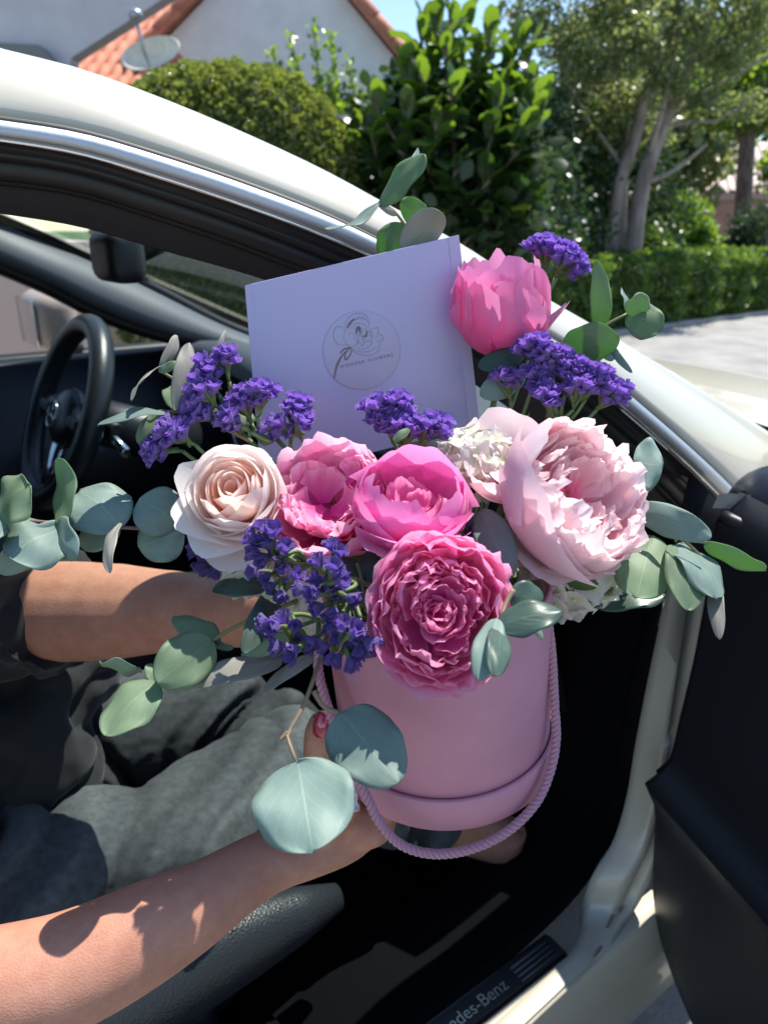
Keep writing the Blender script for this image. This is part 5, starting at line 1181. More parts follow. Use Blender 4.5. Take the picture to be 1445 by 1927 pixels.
def eleaf(parent, base, tip, wpx, d, dz=0.0, roll=0, bend=.12, fold=.12, m='blue', shape=1.0, tipnotch=0, seed=None, face=None):
    """base/tip in photo pixels, d depth of the base, dz depth change to the tip, roll turns it about its length"""
    s = nx() if seed is None else seed; r = random.Random(s); face = r.uniform(.35, .8) if face is None else face
    dz = dz - (tip[1]-base[1])/FPX*d*face; wpx = wpx*(1 + .25*abs(face)*abs(tip[0]-base[0])/max(1, math.hypot(tip[0]-base[0], tip[1]-base[1]))); B_, T_ = PB(base[0], base[1], d), PB(tip[0], tip[1], d+dz)
    y = (T_-B_); L = y.length; y.normalize(); z = CAMT + CAMU*(face*.75); z = (z-y*z.dot(y)).normalized(); x = y.cross(z)
    q = Matrix.Rotation(R(roll), 3, y); x = q @ x; z = q @ z; hw = rad_at(wpx/2, d); rows = []; nv, nu = 22, 10; ox = r.uniform(0, 50)
    for j in range(nv+1):
        v = ((1-math.cos(math.pi*j/nv))/2); w = hw*(max(0, 1-(2*v**shape-1)**2)**.5); w = max(w*(1-.10*v), hw*.02)
        row = []
        for i in range(nu+1):
            u = 2*i/nu-1
            off = L*bend*math.sin(math.pi*v*.9) - fold*abs(u)*w*1.0 + .05*hw*math.sin(v*6+u*2+ox) + .10*hw*u*u*math.sin(v*11+ox) + .05*hw*noise.noise(Vector((u*1.5+ox, v*3, 0)))
            row.append(B_ + y*(v*L + .03*L*noise.noise(Vector((u*2+ox, v*2, 4)))) + x*(u*w*(1+.05*noise.noise(Vector((v*5+ox, u, 7))))) + z*off)
        rows.append(row)
    mb = MB(); mb.grid(rows); return mb.build('leaf', EM[m], parent, mods=[SOL(.00035, 0)])
def branch(label, stems, leaves, d, tw='twig', group='eucalyptus branches in the bouquet', r0=.00145):
    p = stems[0][0]; t = thing('eucalyptus_branch', PB(p[0], p[1], p[2] if len(p) > 2 else d), label, 'eucalyptus', group)
    mb = MB()
    for st in stems:
        P = [PB(q[0], q[1], q[2] if len(q) > 2 else d) for q in st]; n = 16; mb.tube(spl(P, n), [lerp(r0, r0*.6, i/(n-1)) for i in range(n)], 8)
    mb.build('stem', M[tw], t)
    for lf in leaves:
        kw = lf[5] if len(lf) > 5 else {}; dd_ = kw.pop('d', d); eleaf(t, lf[0], lf[1], lf[2], dd_, lf[3], lf[4], **kw)
    return t
branch('long eucalyptus branch with big round blue-green leaves reaching left below the steering wheel', [[(470, 1000, .58), (340, 998, .56), (220, 992, .548), (110, 984, .54), (-30, 975, .53)]], [
  ((335, 985), (262, 940), 100, -.01, 10, dict(d=.556)), ((345, 1000), (262, 1030), 85, .0, -15, dict(d=.560)),
  ((228, 992), (150, 925), 112, -.005, 12, dict(d=.546)), ((228, 995), (150, 1020), 60, .02, -10, dict(d=.550)), ((225, 985), (213, 1080), 36, -.01, 30, dict(d=.54, m='grey', bend=.15)),
  ((110, 985), (112, 862), 62, -.015, -25, dict(d=.535, m='green', bend=-.1)), ((118, 990), (20, 1055), 128, -.01, 8, dict(d=.537)), ((122, 985), (-2, 1075), 60, .01, -30, dict(d=.541)),
  ((112, 980), (150, 1050), 62, -.01, 35, dict(d=.536)), ((-5, 968), (62, 915), 120, -.015, -14, dict(d=.526, m='green')), ((-5, 972), (-60, 1060), 90, 0, 10, dict(d=.53))], .54, 'twig_red')
branch('small-leaved eucalyptus tip in front of the dashboard, above the leftmost statice', [[(470, 830, .575), (400, 790, .57), (350, 730, .565), (300, 697, .56)], [(380, 775, .568), (320, 775, .563), (262, 780, .56)]], [
  ((300, 697), (332, 632), 26, .0, 55, dict(d=.56, m='grey', shape=1.2)), ((303, 690), (250, 755), 30, -.01, 50, dict(d=.558, m='grey')), ((300, 700), (335, 682), 16, .0, 40, dict(d=.556, m='green')),
  ((332, 772), (355, 648), 40, -.01, 25, dict(d=.552, m='grey')), ((345, 775), (320, 730), 45, .02, 10, dict(d=.57, m='green')), ((350, 770), (372, 690), 70, .0, -20, dict(d=.575, m='blue')),
  ((320, 775), (186, 806), 42, -.02, 40, dict(d=.555, m='blue')), ((325, 778), (262, 835), 52, .0, -20, dict(d=.566, m='green')), ((400, 780), (480, 790), 50, .01, 0, dict(d=.575, m='green')), ((395, 680), (424, 622), 10, .0, 40, dict(d=.575, m='grey'))], .56)
branch('eucalyptus sprig standing above the top edge of the card, its leaves lit through', [[(800, 520, .68), (770, 440, .665), (742, 398, .655), (712, 380, .65)]], [
  ((712, 382), (610, 425), 44, -.02, 35, dict(m='blue', d=.648, bend=-.10, shape=1.3)), ((715, 388), (800, 292), 62, .0, -50, dict(face=-.6, m='green', d=.65, bend=.05, shape=1.4)), ((722, 380), (782, 282), 26, .01, 60, dict(m='blue', d=.652)),
  ((745, 405), (712, 385), 14, 0, 20, dict(face=-.6, m='grey', d=.655)), ((765, 425), (735, 500), 90, .0, 10, dict(face=-.6, m='green', d=.668)), ((765, 420), (800, 385), 70, .0, -10, dict(face=-.6, m='green', d=.67)), ((758, 470), (832, 402), 60, -.01, 5, dict(face=-.6, m='grey', d=.655, bend=-.1))], .66, 'twig_green')
branch('eucalyptus sprig with one tall pointed leaf at the upper right before the pillar', [[(1050, 700, .63), (1100, 650, .625), (1140, 612, .62), (1180, 590, .618)]], [
  ((1128, 622), (1118, 490), 44, .0, 15, dict(face=-.6, m='green', d=.62, shape=.9)), ((1180, 590), (1245, 618), 66, -.01, -25, dict(face=-.6, m='green', d=.618, bend=.05)), ((1180, 588), (1165, 548), 40, .01, 55, dict(m='blue', d=.62)), ((1182, 592), (1215, 555), 50, .0, 20, dict(face=-.6, m='green', d=.616)),
  ((1060, 660), (1163, 632), 74, -.01, 10, dict(face=-.6, m='green', d=.615, bend=.05)), ((1140, 640), (1190, 702), 14, .0, 50, dict(m='blue', d=.62)), ((1150, 680), (1130, 645), 30, 0, 10, dict(m='blue', d=.63))], .62, 'twig_green')
branch('eucalyptus branch hanging to the right below the blush peony, over the open doorway', [[(1180, 950, .56), (1230, 985, .552), (1280, 1012, .545), (1325, 1055, .54), (1348, 1095, .538)], [(1205, 965, .555), (1255, 975, .55), (1272, 1020, .545)], [(1280, 1012, .545), (1330, 1022, .54)]], [
  ((1195, 955), (1337, 1012), 52, -.01, 35, dict(m='blue', d=.552)), ((1225, 1010), (1195, 1128), 112, -.01, 10, dict(m='green', d=.553, bend=.08)), ((1272, 1025), (1290, 1150), 80, -.015, -10, dict(m='green', d=.545)), ((1278, 1022), (1345, 1130), 84, .0, -20, dict(m='blue', d=.548)),
  ((1325, 1022), (1440, 1072), 44, -.01, 30, dict(face=-.6, m='green', d=.54, bend=.06)), ((1345, 1092), (1355, 1206), 30, -.01, 35, dict(m='grey', d=.538)), ((1190, 870), (1245, 880), 105, .0, 0, dict(m='blue', d=.575)),
  ((1250, 1120), (1110, 1140), 60, .02, 20, dict(m='dark', d=.57)), ((1250, 1040), (1225, 1120), 40, .0, 30, dict(m='blue', d=.56))], .55, 'twig_green')
branch('eucalyptus branch across the shaded forearm at the lower left, with two big pale leaves', [[(560, 1130, .55), (460, 1172, .535), (400, 1205, .527), (340, 1245, .52), (296, 1282, .515)]], [
  ((398, 1205), (296, 1285), 92, -.005, -15, dict(m='green', d=.522, bend=.07)), ((408, 1215), (330, 1165), 60, .01, 35, dict(m='green', d=.526)), ((400, 1210), (440, 1220), 14, .0, 40, dict(m='dark', d=.53)),
  ((292, 1280), (200, 1385), 92, -.01, 15, dict(m='green', d=.512, bend=.05)), ((296, 1285), (280, 1250), 30, 0, 30, dict(m='green', d=.515)), ((262, 1255), (195, 1250), 75, .01, -35, dict(face=-.6, m='blue', d=.525)), ((290, 1275), (300, 1340), 24, .01, 50, dict(m='green', d=.52))], .53, 'twig_green')
branch('narrow olive green eucalyptus leaves pointing left from under the shade-tinted statice', [[(620, 1190, .56), (560, 1210, .545), (520, 1235, .535)]], [
  ((560, 1195), (455, 1236), 34, -.015, 40, dict(face=-.6, m='green', d=.535)), ((530, 1244), (368, 1290), 52, -.01, 25, dict(m='grey', d=.53)), ((598, 1232), (498, 1305), 32, -.005, 30, dict(m='grey', d=.54)),
  ((520, 1110), (455, 1232), 50, -.015, -30, dict(m='dark', d=.528)), ((500, 1105), (402, 1112), 52, .0, 35, dict(m='dark', d=.545))], .54, 'twig_green')
branch('hanging eucalyptus stem with a big pale round leaf in front of the hand', [[(620, 1180, .50), (600, 1250, .48), (570, 1330, .46), (542, 1380, .452), (545, 1400, .445), (560, 1440, .44)], [(590, 1300, .467), (610, 1330, .465), (645, 1345, .465)], [(542, 1378, .452), (528, 1392, .45)]], [
  ((560, 1432), (590, 1606), 186, .0, 0, dict(face=.75, m='blue', d=.44, bend=.03, fold=.02, shape=.88)), ((642, 1343), (748, 1475), 128, .0, -8, dict(face=.6, m='blue', d=.465, bend=.05, shape=.85))], .50, 'twig')
branch('three dark green leaves drooping over the right front of the pink box', [[(965, 1110, .45), (950, 1140, .445), (938, 1180, .435)]], [
  ((935, 1182), (1055, 1152), 66, -.005, -18, dict(m='dark', d=.435)), ((935, 1165), (900, 1283), 52, .0, 15, dict(m='blue', d=.437)), ((938, 1180), (928, 1276), 50, -.008, -15, dict(m='dark', d=.432)),
  ((960, 1120), (1020, 1130), 60, .01, 10, dict(m='dark', d=.455)), ((1000, 1165), (1020, 1205), 14, .0, 10, dict(m='blue', d=.45))], .49, 'twig')
branch('wide grey-green leaf wedged between the ruffled magenta peony and the blush peony', [[(900, 990, .56), (930, 1000, .555)]], [
  ((905, 960), (965, 1090), 66, -.01, 20, dict(m='blue', d=.538, bend=.1)), ((830, 1035), (890, 1030), 34, .0, 30, dict(m='dark', d=.52)), ((900, 690), (985, 670), 40, .0, 10, dict(m='dark', d=.62)), ((905, 745), (985, 705), 50, .0, 10, dict(m='blue', d=.625)), ((740, 830), (770, 808), 16, 0, 20, dict(m='green', d=.52))], .55, 'twig')
branch('deep green leaves filling the gap left of the ruffled magenta peony', [[(690, 1150, .50), (680, 1090, .51), (672, 1060, .51)]], [
  ((690, 1130), (640, 1050), 54, .0, 20, dict(m='dark', d=.505)), ((690, 1110), (705, 1030), 46, .0, -20, dict(m='dark', d=.51)), ((685, 1140), (625, 1110), 44, .0, 10, dict(m='blue', d=.50)), ((700, 1090), (660, 1020), 44, .02, 0, dict(m='green', d=.525))], .50, 'twig_green')
# moist green foam block the stems stand in, inside the box
t = thing('flower_foam', BB+BA*.06*G, 'green flower foam inside the pink box, hidden under the blooms', 'flower foam')
m = MB(); m.grid(lathe([(0, .02), (BR-.008, .02), (BR-.008, BH-.012), (0, BH-.010)], 32), cu=True); m.build('foam_block', M['sepal'], t)

# ------------------------------------------------------------------ the card
c1, c2 = PB(461, 537, .615), PB(863, 442, .640); cx_ = (c2-c1); CW = cx_.length; cx_.normalize()
c3 = PB(900, 790, .690); cn = cx_.cross(c3-c2).normalized(); cn = cn if cn.dot(CAMT) > 0 else -cn
cy_ = cn.cross(cx_).normalized(); cy_ = cy_ if cy_.z > 0 else -cy_
M['card'] = mat('lilac_card', (.49, .46, .70), .34, 0, Coat_Weight=.25, Coat_Roughness=.25)
t = thing('gift_card', (c1+c2)/2 - cy_*.056, 'lilac folded gift card standing in the flowers with a round logo sticker', 'card')
CH = .155
# front sheet as the quadrilateral seen, 1.2 mm thick, and a second sheet hinged at the right edge
q = [c1, c2, KP(902, 800, c1, cn), KP(492, 905, c1, cn)]
def slab(q, n, th): 
    mb = MB(); mb.add(list(q)+[p-n*th for p in q], [(0, 3, 2, 1), (4, 5, 6, 7), (0, 1, 5, 4), (1, 2, 6, 5), (2, 3, 7, 6), (3, 0, 4, 7)]); return mb
slab(q, cn, .0011).build('front_sheet', M['card'], t, smooth=False, mods=[BEV(.0003, 2)])
back = [q[0]-cn*.0016, q[1]-cn*.004+cx_*.0012, q[2]-cn*.004+cx_*.0012, q[3]-cn*.0016]
slab(back, cn, .0011).build('back_sheet', M['card'], t, smooth=False, mods=[BEV(.0003, 2)])
# folded strip along the right edge
s_ = [KP(843, 447, c1, cn), KP(863, 442.5, c1, cn), KP(902, 800, c1, cn), KP(882, 803, c1, cn)]
slab([p+cn*.0005 for p in s_], cn, .0004).build('folded_edge', mat('lilac_edge', (.52, .49, .70), .4), t, smooth=False)
s_ = [KP(461, 537, c1, cn), KP(473, 534, c1, cn), KP(505, 903, c1, cn), KP(492, 905, c1, cn)]
slab([p+cn*.0005 for p in s_], cn, .0004).build('folded_edge', M['card'], t, smooth=False)
sc_ = KP(681, 660, c1, cn); sr = 78/FPX*.615*G
m = MB(); m.grid([[sc_ + cn*h + cx_*(r_*math.cos(a*math.pi/36)) + cy_*(r_*.98*math.sin(a*math.pi/36)) for a in range(72)] for r_, h in ((sr, .0002), (sr, .0007), (sr*.99, .0008), (0, .0008))], cu=True, flip=True)
M['sticker'] = mat('sticker_paper', (.50, .47, .64), .4); st = m.build('sticker', M['sticker'], t)
M['ink'] = mat('brown_ink', (.22, .16, .18), .6); M['ink2'] = mat('light_ink', (.32, .27, .33), .6)
def crop(x, y): return KP(450+x/3.074, 440+y/3.074, c1, cn) + cn*.0011
def ribbon(pts, w=.00019, mt='ink2'):
    P = spl([crop(*p) for p in pts], 8*len(pts)); rows = []
    for s2 in (-1, 1):
        row = []
        for i in range(len(P)):
            T_ = (P[min(i+1, len(P)-1)]-P[max(0, i-1)]).normalized(); row.append(P[i] + T_.cross(cn)*(s2*w*(.5+.5*math.sin(math.pi*i/(len(P)-1)))))
        rows.append(row)
    m = MB(); m.grid(rows); return m
lines = [[(615, 570), (585, 535), (555, 545), (545, 595), (570, 638), (630, 640)], [(612, 560), (606, 610), (635, 655), (690, 695), (760, 702), (805, 670), (808, 630)], [(612, 560), (618, 505), (650, 470), (700, 458), (738, 478), (752, 520)],
 [(630, 550), (650, 505), (700, 490), (742, 505), (748, 545)], [(645, 555), (672, 520), (715, 520), (745, 548)], [(770, 548), (800, 543), (802, 575), (790, 605)], [(800, 575), (828, 592), (822, 618), (790, 625)], [(625, 592), (645, 572), (678, 588), (690, 620), (655, 655), (632, 640)],
 [(690, 620), (712, 650), (730, 622), (768, 625), (750, 650), (718, 668), (680, 660)], [(668, 545), (690, 535), (710, 555), (705, 583), (680, 575), (668, 545)], [(712, 545), (735, 560), (738, 590), (715, 612)], [(742, 560), (765, 570), (768, 600), (750, 620)], [(690, 585), (712, 600), (715, 640)], [(640, 530), (665, 500), (700, 478), (735, 492)], [(640, 660), (690, 680), (750, 680), (800, 650)], [(760, 550), (752, 580), (770, 598)], [(655, 600), (675, 610), (684, 640)]]
mb = MB()
for ln in lines:
    r_ = ribbon(ln); b_ = len(mb.v); mb.v += r_.v; mb.uv += r_.uv; mb.f += [tuple(i+b_ for i in f_) for f_ in r_.f]; mb.mi += r_.mi
mb.build('flower_drawing', M['ink2'], st, smooth=False)
mb = MB()
for ln, w in (([(640, 660), (592, 705), (560, 765), (545, 838)], .0004), ([(650, 655), (600, 700), (568, 765), (552, 838)], .0003), ([(642, 655), (605, 668), (582, 690)], .0006), ([(650, 668), (640, 700), (615, 728), (612, 695), (630, 668)], .0005), ([(622, 545), (640, 515), (665, 490)], .0007), ([(672, 575), (690, 540), (700, 575)], .0009), ([(738, 560), (730, 590), (712, 590)], .0006)):
    r_ = ribbon(ln, w); b_ = len(mb.v); mb.v += r_.v; mb.uv += r_.uv; mb.f += [tuple(i+b_ for i in f_) for f_ in r_.f]; mb.mi += r_.mi
mb.build('stem_drawing', M['ink'], st, smooth=False)
pa, pb = crop(583, 778), crop(888, 708); tx = (pb-pa); wl = tx.length; tx.normalize(); ty = cn.cross(tx)
text_mesh('WONDER FLOWERS', .0042, M['ink'], st, Matrix.Translation(pa-ORG[t]) @ Matrix(((tx.x, ty.x, cn.x), (tx.y, ty.y, cn.y), (tx.z, ty.z, cn.z))).to_4x4(), 1.5, fit=wl)
# ------------------------------------------------------------------ the person
def skinmat(name, c1, c2):
    m = mat(name, c1, .5, 0, Subsurface_Weight=.12, Subsurface_Scale=.012, Specular_IOR_Level=.35); b = nodes(m)[2]; b.inputs['Subsurface Radius'].default_value = (1, .35, .2)
    noise_col(m, c1, c2, 38, 8, lo=.28, hi=.72, rough=.75); bump(m, 900, .22, .0008, 3, kind='v'); bump(m, 60, .2, .0015, 5); return m
M['skin'] = skinmat('tanned_skin', (.42, .175, .11), (.58, .295, .20))
def body_remesh(name, mb, m, parent, vox, smooth=4, sub=False, disp=None, **kw):
    o = mb.build('tmp', m, None); md = o.modifiers.new('remesh', 'REMESH'); md.mode = 'VOXEL'; md.voxel_size = vox; md.use_smooth_shade = True
    sm = o.modifiers.new('smooth', 'SMOOTH'); sm.factor = .5; sm.iterations = smooth
    dg = bpy.context.evaluated_depsgraph_get(); me = bpy.data.meshes.new_from_object(o.evaluated_get(dg)); bpy.data.objects.remove(o)
    if disp:
        nn_ = len(me.vertices); co = np.zeros(nn_*3); no = np.zeros(nn_*3); me.vertices.foreach_get('co', co); me.vertices.foreach_get('normal', no)
        co = co.reshape(-1, 3); no = no.reshape(-1, 3)
        dv = np.array([disp(Vector(c_), None) for c_ in co]); co += no*dv[:, None]
        at = me.attributes.new('fold_shade', 'FLOAT', 'POINT'); at.data.foreach_set('value', np.clip(.5+dv/.022, 0, 1).astype(np.float32))
        me.vertices.foreach_set('co', co.ravel())
    o0 = ORG.get(parent, Vector((0, 0, 0)))
    me.transform(Matrix.Translation(-o0)); me.polygons.foreach_set('use_smooth', [True]*len(me.polygons)); me.materials.clear()
    o = link_mesh(name, me, parent, m); setp(o, **kw); return o
hip = car(-.14, .83, .60); PT = thing('person', car(-.14, .83, .30), 'person in black top and faded jeans seated in the car holding the pink box', 'person')
SH1, SH2 = car(-.16, .66, 1.06), car(-.13, 1.00, 1.06)
b = MB()
# near arm
elb = PB(-60, 1868, .50); wr = PB(585, 1592, .605); pm = PB(668, 1550, .628)
b.tube(spl([SH1, SH1.lerp(elb, .5)+Vector((0, 0, -.01)), elb-Vector((.01, 0, 0))], 12), [.050, .048, .045, .043, .041, .040, .038, .037, .036, .034, .032, .030], 16)
b.tube(spl([elb, PB(130, 1826, .515), PB(355, 1712, .545), PB(490, 1628, .58), wr, pm], 22), [.030, .0305, .031, .0312, .031, .0306, .030, .0292, .0283, .0272, .0258, .0242, .0228, .0218, .0212, .0210, .0210, .0216, .0224, .024, .0248, .0224], 20, flat=[1]*12+[.96, .93, .90, .86, .82, .78, .74, .70, .66, .62])
# palm and fingers under the box
kn = [BB + BX*x_ + BY*y_ + BA*h_ for x_, y_, h_ in ((-.032, -.029, -.0105), (-.036, -.011, -.0105), (-.038, .006, -.0105), (-.040, .022, -.0105))]
for k_, kp in enumerate(kn):
    b.tube(spl([pm + Vector((0, (k_-1.5)*.0098, 0)), kp], 5), [.012, .0116, .0108, .0096, .0084], 10)
    L_ = (.058, .066, .062, .048)[k_]; dr_ = (BX*1.0 + BY*(-.02+.05*k_)).normalized()
    b.tube([kp, kp+dr_*L_*.45-BA*.001, kp+dr_*L_*.8+BA*.001, kp+dr_*L_+BA*.002], [.0080, .0070, .0064, .0050], 10)
b.ell(PB(690, 1540, .615),   .021, .024, .0136, 16, 10)
# heel of the hand and thumb up the side
tb = [PB(600, 1545, .598), PB(636, 1500, .590), PB(610, 1440, .583), PB(600, 1388, .577), PB(603, 1345, .574)]
b.tube(spl(tb, 12), [.018, .0178, .0172, .0158, .0142, .0132, .0128, .0122, .0112, .0100, .0086, .0060], 14)
# far arm
elb2 = PX(30, 1150, .73); wr2 = PB(490, 1150, .74); pm2 = PB(600, 1130, .70)
b.tube(spl([SH2, SH2.lerp(elb2, .5), elb2], 10), [.052, .05, .048, .048, .047, .047, .047, .047, .046, .046], 14)
b.tube(spl([elb2, PX(160, 1150, .70), PX(330, 1150, .655), wr2, pm2], 18), [.044, .047, .048, .048, .047, .045, .044, .041, .038, .036, .0335, .0315, .030, .029, .029, .029, .029, .026], 18)
for k_ in range(4):
    kp = PB(625+k_*2, 1090+k_*22, .70); b.tube([pm2, kp, kp+CAMX*.045+CAMT*-.004], [.014, .0095, .0075], 10)
b.tube([PB(520, 1110, .72), PB(560, 1070, .70), PB(600, 1050, .69)], [.014, .011, .009], 10)
# trunk, neck, head
b.tube([hip, car(-.15, .83, .85), car(-.16, .83, 1.04)], [.11, .10, .10], 18)
b.tube([SH1, car(-.15, .83, 1.075), SH2], [.05, .07, .05], 12)
b.tube([car(-.16, .83, 1.05), car(-.13, .83, 1.17)], [.052, .046], 14)
HD = car(-.11, .83, 1.245)
b.ell(HD, .078, .078, .105, 20, 16, M=Matrix((CF, CL, Vector((0, 0, 1)))).transposed())
b.tube([HD+CF*.062-Vector((0, 0, .03)), HD+CF*.05-Vector((0, 0, .075))], [.04, .03], 12)
b.tube([HD+CF*.078+Vector((0, 0, .01)), HD+CF*.096-Vector((0, 0, .025))], [.008, .013], 8)
for s in (-1, 1): b.ell(HD+CL*s*.078-Vector((0, 0, .01)), .014, .006, .026, 10, 8)
# legs and feet inside the clothes
K1 = PX(535, 1432, .95); A1_ = PX(945, 1580, 1.10); K2 = PX(450, 1345, 1.08); A2_ = K2 + (A1_-K1) + CL*.02
for hp_, kk, an in ((car(-.12, .72, .60), K1, A1_), (car(-.12, .94, .60), K2, A2_)):
    b.tube([hp_, kk], [.03, .03], 14); b.tube([kk, kk.lerp(an, .55), kk.lerp(an, .68), an], [.03, .03, .040, .036], 14)
    ft = an + CF*.10 - Vector((0, 0, .055)); b.tube([an+Vector((0, 0, .02)), an-Vector((0, 0, .03)), ft], [.036, .030, .022], 12)
body = body_remesh('body', b, M['skin'], PT, .0034, 5)
for s in (-1, 1):
    m = MB(); m.ell(HD+CF*.068+CL*s*.030+Vector((0, 0, .012)), .011, .011, .011, 12, 8); e_ = m.build('eye', M['white'], PT)
    m = MB(); m.ell(HD+CF*.076+CL*s*.030+Vector((0, 0, .012)), .005, .005, .005, 8, 6); m.build('iris', M['carpet'], e_)
m = MB(); m.tube([HD+CF*.079+CL*s_2*.022-Vector((0, 0, .055+.004*abs(s_2))) for s_2 in (-1, -.5, 0, .5, 1)], .004, 6); m.build('lips', mat('lips', (.45, .12, .12), .4), PT)
m = MB(); m.ell(HD-CF*.018+Vector((0, 0, .022)), .082, .088, .098, 20, 14, M=Matrix((CF, CL, Vector((0, 0, 1)))).transposed()); m.tube([HD-CF*.06, HD-CF*.09-Vector((0, 0, .14))], [.06, .03], 12); m.build('hair', mat('brown_hair', (.06, .035, .02), .6), PT)
# red thumbnail
nc = PB(602, 1364, .5590); nu_ = (PB(605, 1345, .566)-PB(601, 1385, .566)).normalized(); nz_ = (CAMT*.95 - CAMX*.35).normalized(); nz_ = (nz_-nu_*nz_.dot(nu_)).normalized(); nx_ = nu_.cross(nz_)
rows = []
for j in range(7):
    v = j/6*2-1; row = []
    for i in range(7):
        u = i/3-1; w = .0054*(1-.25*max(0, v)**2); row.append(nc + nu_*(v*.0078*(1-.12*u*u)) + nx_*(u*w) + nz_*(.0013-.0028*u*u-.001*v*v))
    rows.append(row)
m = MB(); m.grid(rows); m.build('thumbnail', mat('red_varnish', (.42, .03, .07), .12, 0, Coat_Weight=1), PT, mods=[SOL(.0006)])
# jeans
M['jeans'] = mat('faded_black_denim', (.09, .10, .105), .9, 0, Sheen_Weight=.08, Specular_IOR_Level=.2); noise_col(M['jeans'], (.048, .054, .058), (.088, .096, .102), 120, 5, lo=.3, hi=.72); bump(M['jeans'], 1300, .5, .0008, 2)
n_, l_, b_ = nodes(M['jeans']); an_ = n_.new('ShaderNodeAttribute'); an_.attribute_name = 'fold_shade'; rw = n_.new('ShaderNodeValToRGB'); rw.color_ramp.elements[0].color = (.42, .42, .44, 1); rw.color_ramp.elements[1].color = (1.25, 1.25, 1.22, 1)  # shade of the folds multiplied into the denim colour, ridges lightened
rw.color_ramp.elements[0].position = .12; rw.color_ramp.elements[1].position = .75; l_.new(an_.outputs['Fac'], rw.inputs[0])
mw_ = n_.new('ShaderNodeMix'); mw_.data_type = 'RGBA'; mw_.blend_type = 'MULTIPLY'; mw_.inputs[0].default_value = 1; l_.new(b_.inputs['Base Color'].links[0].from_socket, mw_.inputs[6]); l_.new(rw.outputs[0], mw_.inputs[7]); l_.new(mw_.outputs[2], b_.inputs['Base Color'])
b = MB(); H1, H2 = car(-.14, .745, .60), car(-.14, .93, .60)
b.tube(spl([H1, PX(250, 1650, .80), PX(400, 1540, .88), K1], 12), [.112, .112, .112, .11, .106, .101, .097, .092, .087, .082, .077, .072], 24)
b.ell(K1+Vector((0, 0, -.004)), .072, .072, .070, 16, 12)
b.tube(spl([K1, K1.lerp(A1_, .5), A1_.lerp(K1, .30)], 10), [.066, .064, .063, .062, .061, .060, .059, .058, .057, .056], 20)
b.tube(spl([H2, H2.lerp(K2, .5)+Vector((0, 0, .02)), K2], 12), [.105, .104, .102, .10, .097, .094, .09, .086, .082, .078, .074, .070], 24)
b.ell(K2, .068, .068, .066, 16, 12); b.tube([K2, A2_.lerp(K2, .12)], [.064, .047], 20)
b.tube([car(-.14, .66, .60), car(-.14, 1.0, .60)], [.125, .125], 20); b.tube([car(-.14, .83, .60), car(-.13, .83, .72)], [.135, .125], 20)
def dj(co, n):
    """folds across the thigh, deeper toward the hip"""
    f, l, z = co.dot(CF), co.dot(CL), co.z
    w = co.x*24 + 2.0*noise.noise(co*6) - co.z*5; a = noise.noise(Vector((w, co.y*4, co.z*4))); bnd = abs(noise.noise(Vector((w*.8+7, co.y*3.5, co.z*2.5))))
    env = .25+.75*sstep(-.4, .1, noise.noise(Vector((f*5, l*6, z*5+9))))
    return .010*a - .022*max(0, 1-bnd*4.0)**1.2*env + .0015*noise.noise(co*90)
body_remesh('jeans', b, M['jeans'], PT, .0055, 3, disp=dj)
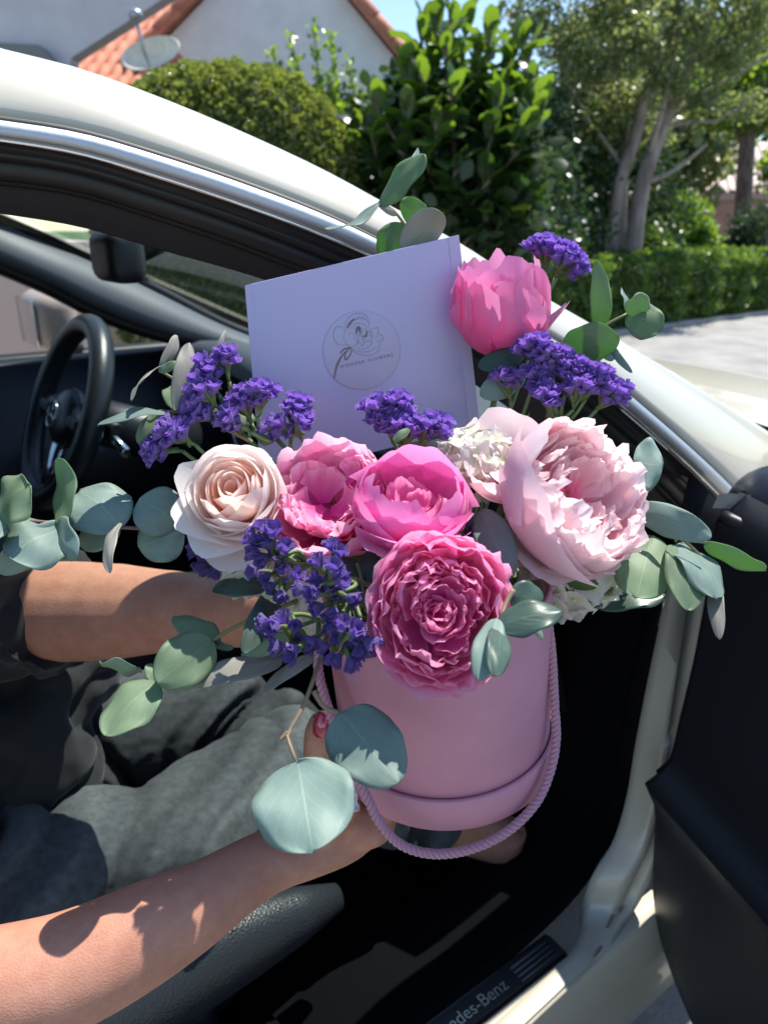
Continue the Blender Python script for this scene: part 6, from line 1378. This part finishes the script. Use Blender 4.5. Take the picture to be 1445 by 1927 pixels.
# black top
M['shirt'] = mat('black_jersey', (.007, .007, .008), .85, 0, Sheen_Weight=.12); bump(M['shirt'], 1500, .4, .0007, 2)
b = MB()
b.tube(spl([car(-.12, .83, .60), car(-.10, .82, .78), car(-.11, .83, .95), car(-.14, .83, 1.05)], 12), [.155, .16, .16, .158, .155, .152, .15, .148, .145, .14, .13, .11], 28)
b.ell(PX(40, 1420, .82), .085, .085, .10, 16, 12)
b.ell(PX(60, 1240, .86), .10, .10, .10, 16, 12)
b.tube([SH1, car(-.15, .83, 1.07), SH2], [.07, .085, .07], 16); b.tube([car(-.16, .83, 1.06), car(-.155, .83, 1.12)], [.075, .06], 16)
b.tube([SH1, SH1.lerp(elb, .62)], [.072, .062], 18)
b.tube(spl([SH2, SH2.lerp(elb2, .6), elb2, PX(84, 1140, .715)], 10), [.08, .08, .08, .08, .08, .08, .079, .078, .077, .076], 18)
b.tube(spl([PX(-200, 1150, .745), PX(-60, 1150, .725), PX(30, 1140, .708), PX(92, 1128, .695)], 10), [.088, .086, .084, .082, .080, .078, .076, .074, .072, .070], 18)
def dsh(co, n):
    a = noise.noise(Vector((co.x*9, co.y*9, co.z*14))); b_ = abs(noise.noise(Vector((co.x*13+3, co.y*8, co.z*17))))
    return .012*a - .012*(1-min(1, b_*5)) + .003*noise.noise(co*45)
body_remesh('black_top', b, M['shirt'], PT, .006, 3, disp=dsh)
# shoes
for an in (A1_, A2_):
    toe = an + CF*.15 - Vector((0, 0, .072)); heel = an - CF*.035 - Vector((0, 0, .06))
    b = MB(); b.tube(spl([heel+Vector((0, 0, .0)), an+CF*.03-Vector((0, 0, .055)), an+CF*.09-Vector((0, 0, .068)), toe], 10), [.040, .047, .049, .049, .048, .046, .045, .043, .040, .028], 18, flat=.9)
    so_ = b.build('shoe', mat('black_canvas', (.014, .015, .02), .8), PT)
    b = MB(); Q = [heel-CF*.008, an-Vector((0, 0, .090)), toe+CF*.005-Vector((0, 0, .012))]; b.tube(spl([q_-Vector((0, 0, .026)) for q_ in Q], 12), [.03, .036, .038, .039, .04, .041, .042, .042, .041, .039, .035, .022], 20, flat=.28, up=(0, 0, 1)); b.build('shoe_sole', M['white'], so_)
# white tissue between hand and box
t = thing('white_tissue', PB(655, 1480, .575), 'crumpled white tissue squeezed between the hand and the pink box', 'tissue')
rows = []
for j in range(12):
    v = j/11; row = []
    for i in range(9):
        u = i/8; px_ = lerp(632, 668, u) + 14*v - 4; py_ = lerp(1445, 1520, v)+6*u
        row.append(PB(px_, py_, .580) + CAMT*(.006*noise.noise(Vector((u*3, v*6, 1)))+.004*math.sin(math.pi*u)) + CAMX*.002*noise.noise(Vector((u*4, v*9, 5))))
    rows.append(row)
m = MB(); m.grid(rows); m.build('tissue_fold', mat('tissue_white', (.75, .75, .78), .8), t, mods=[SOL(.0008), SUB(1)])
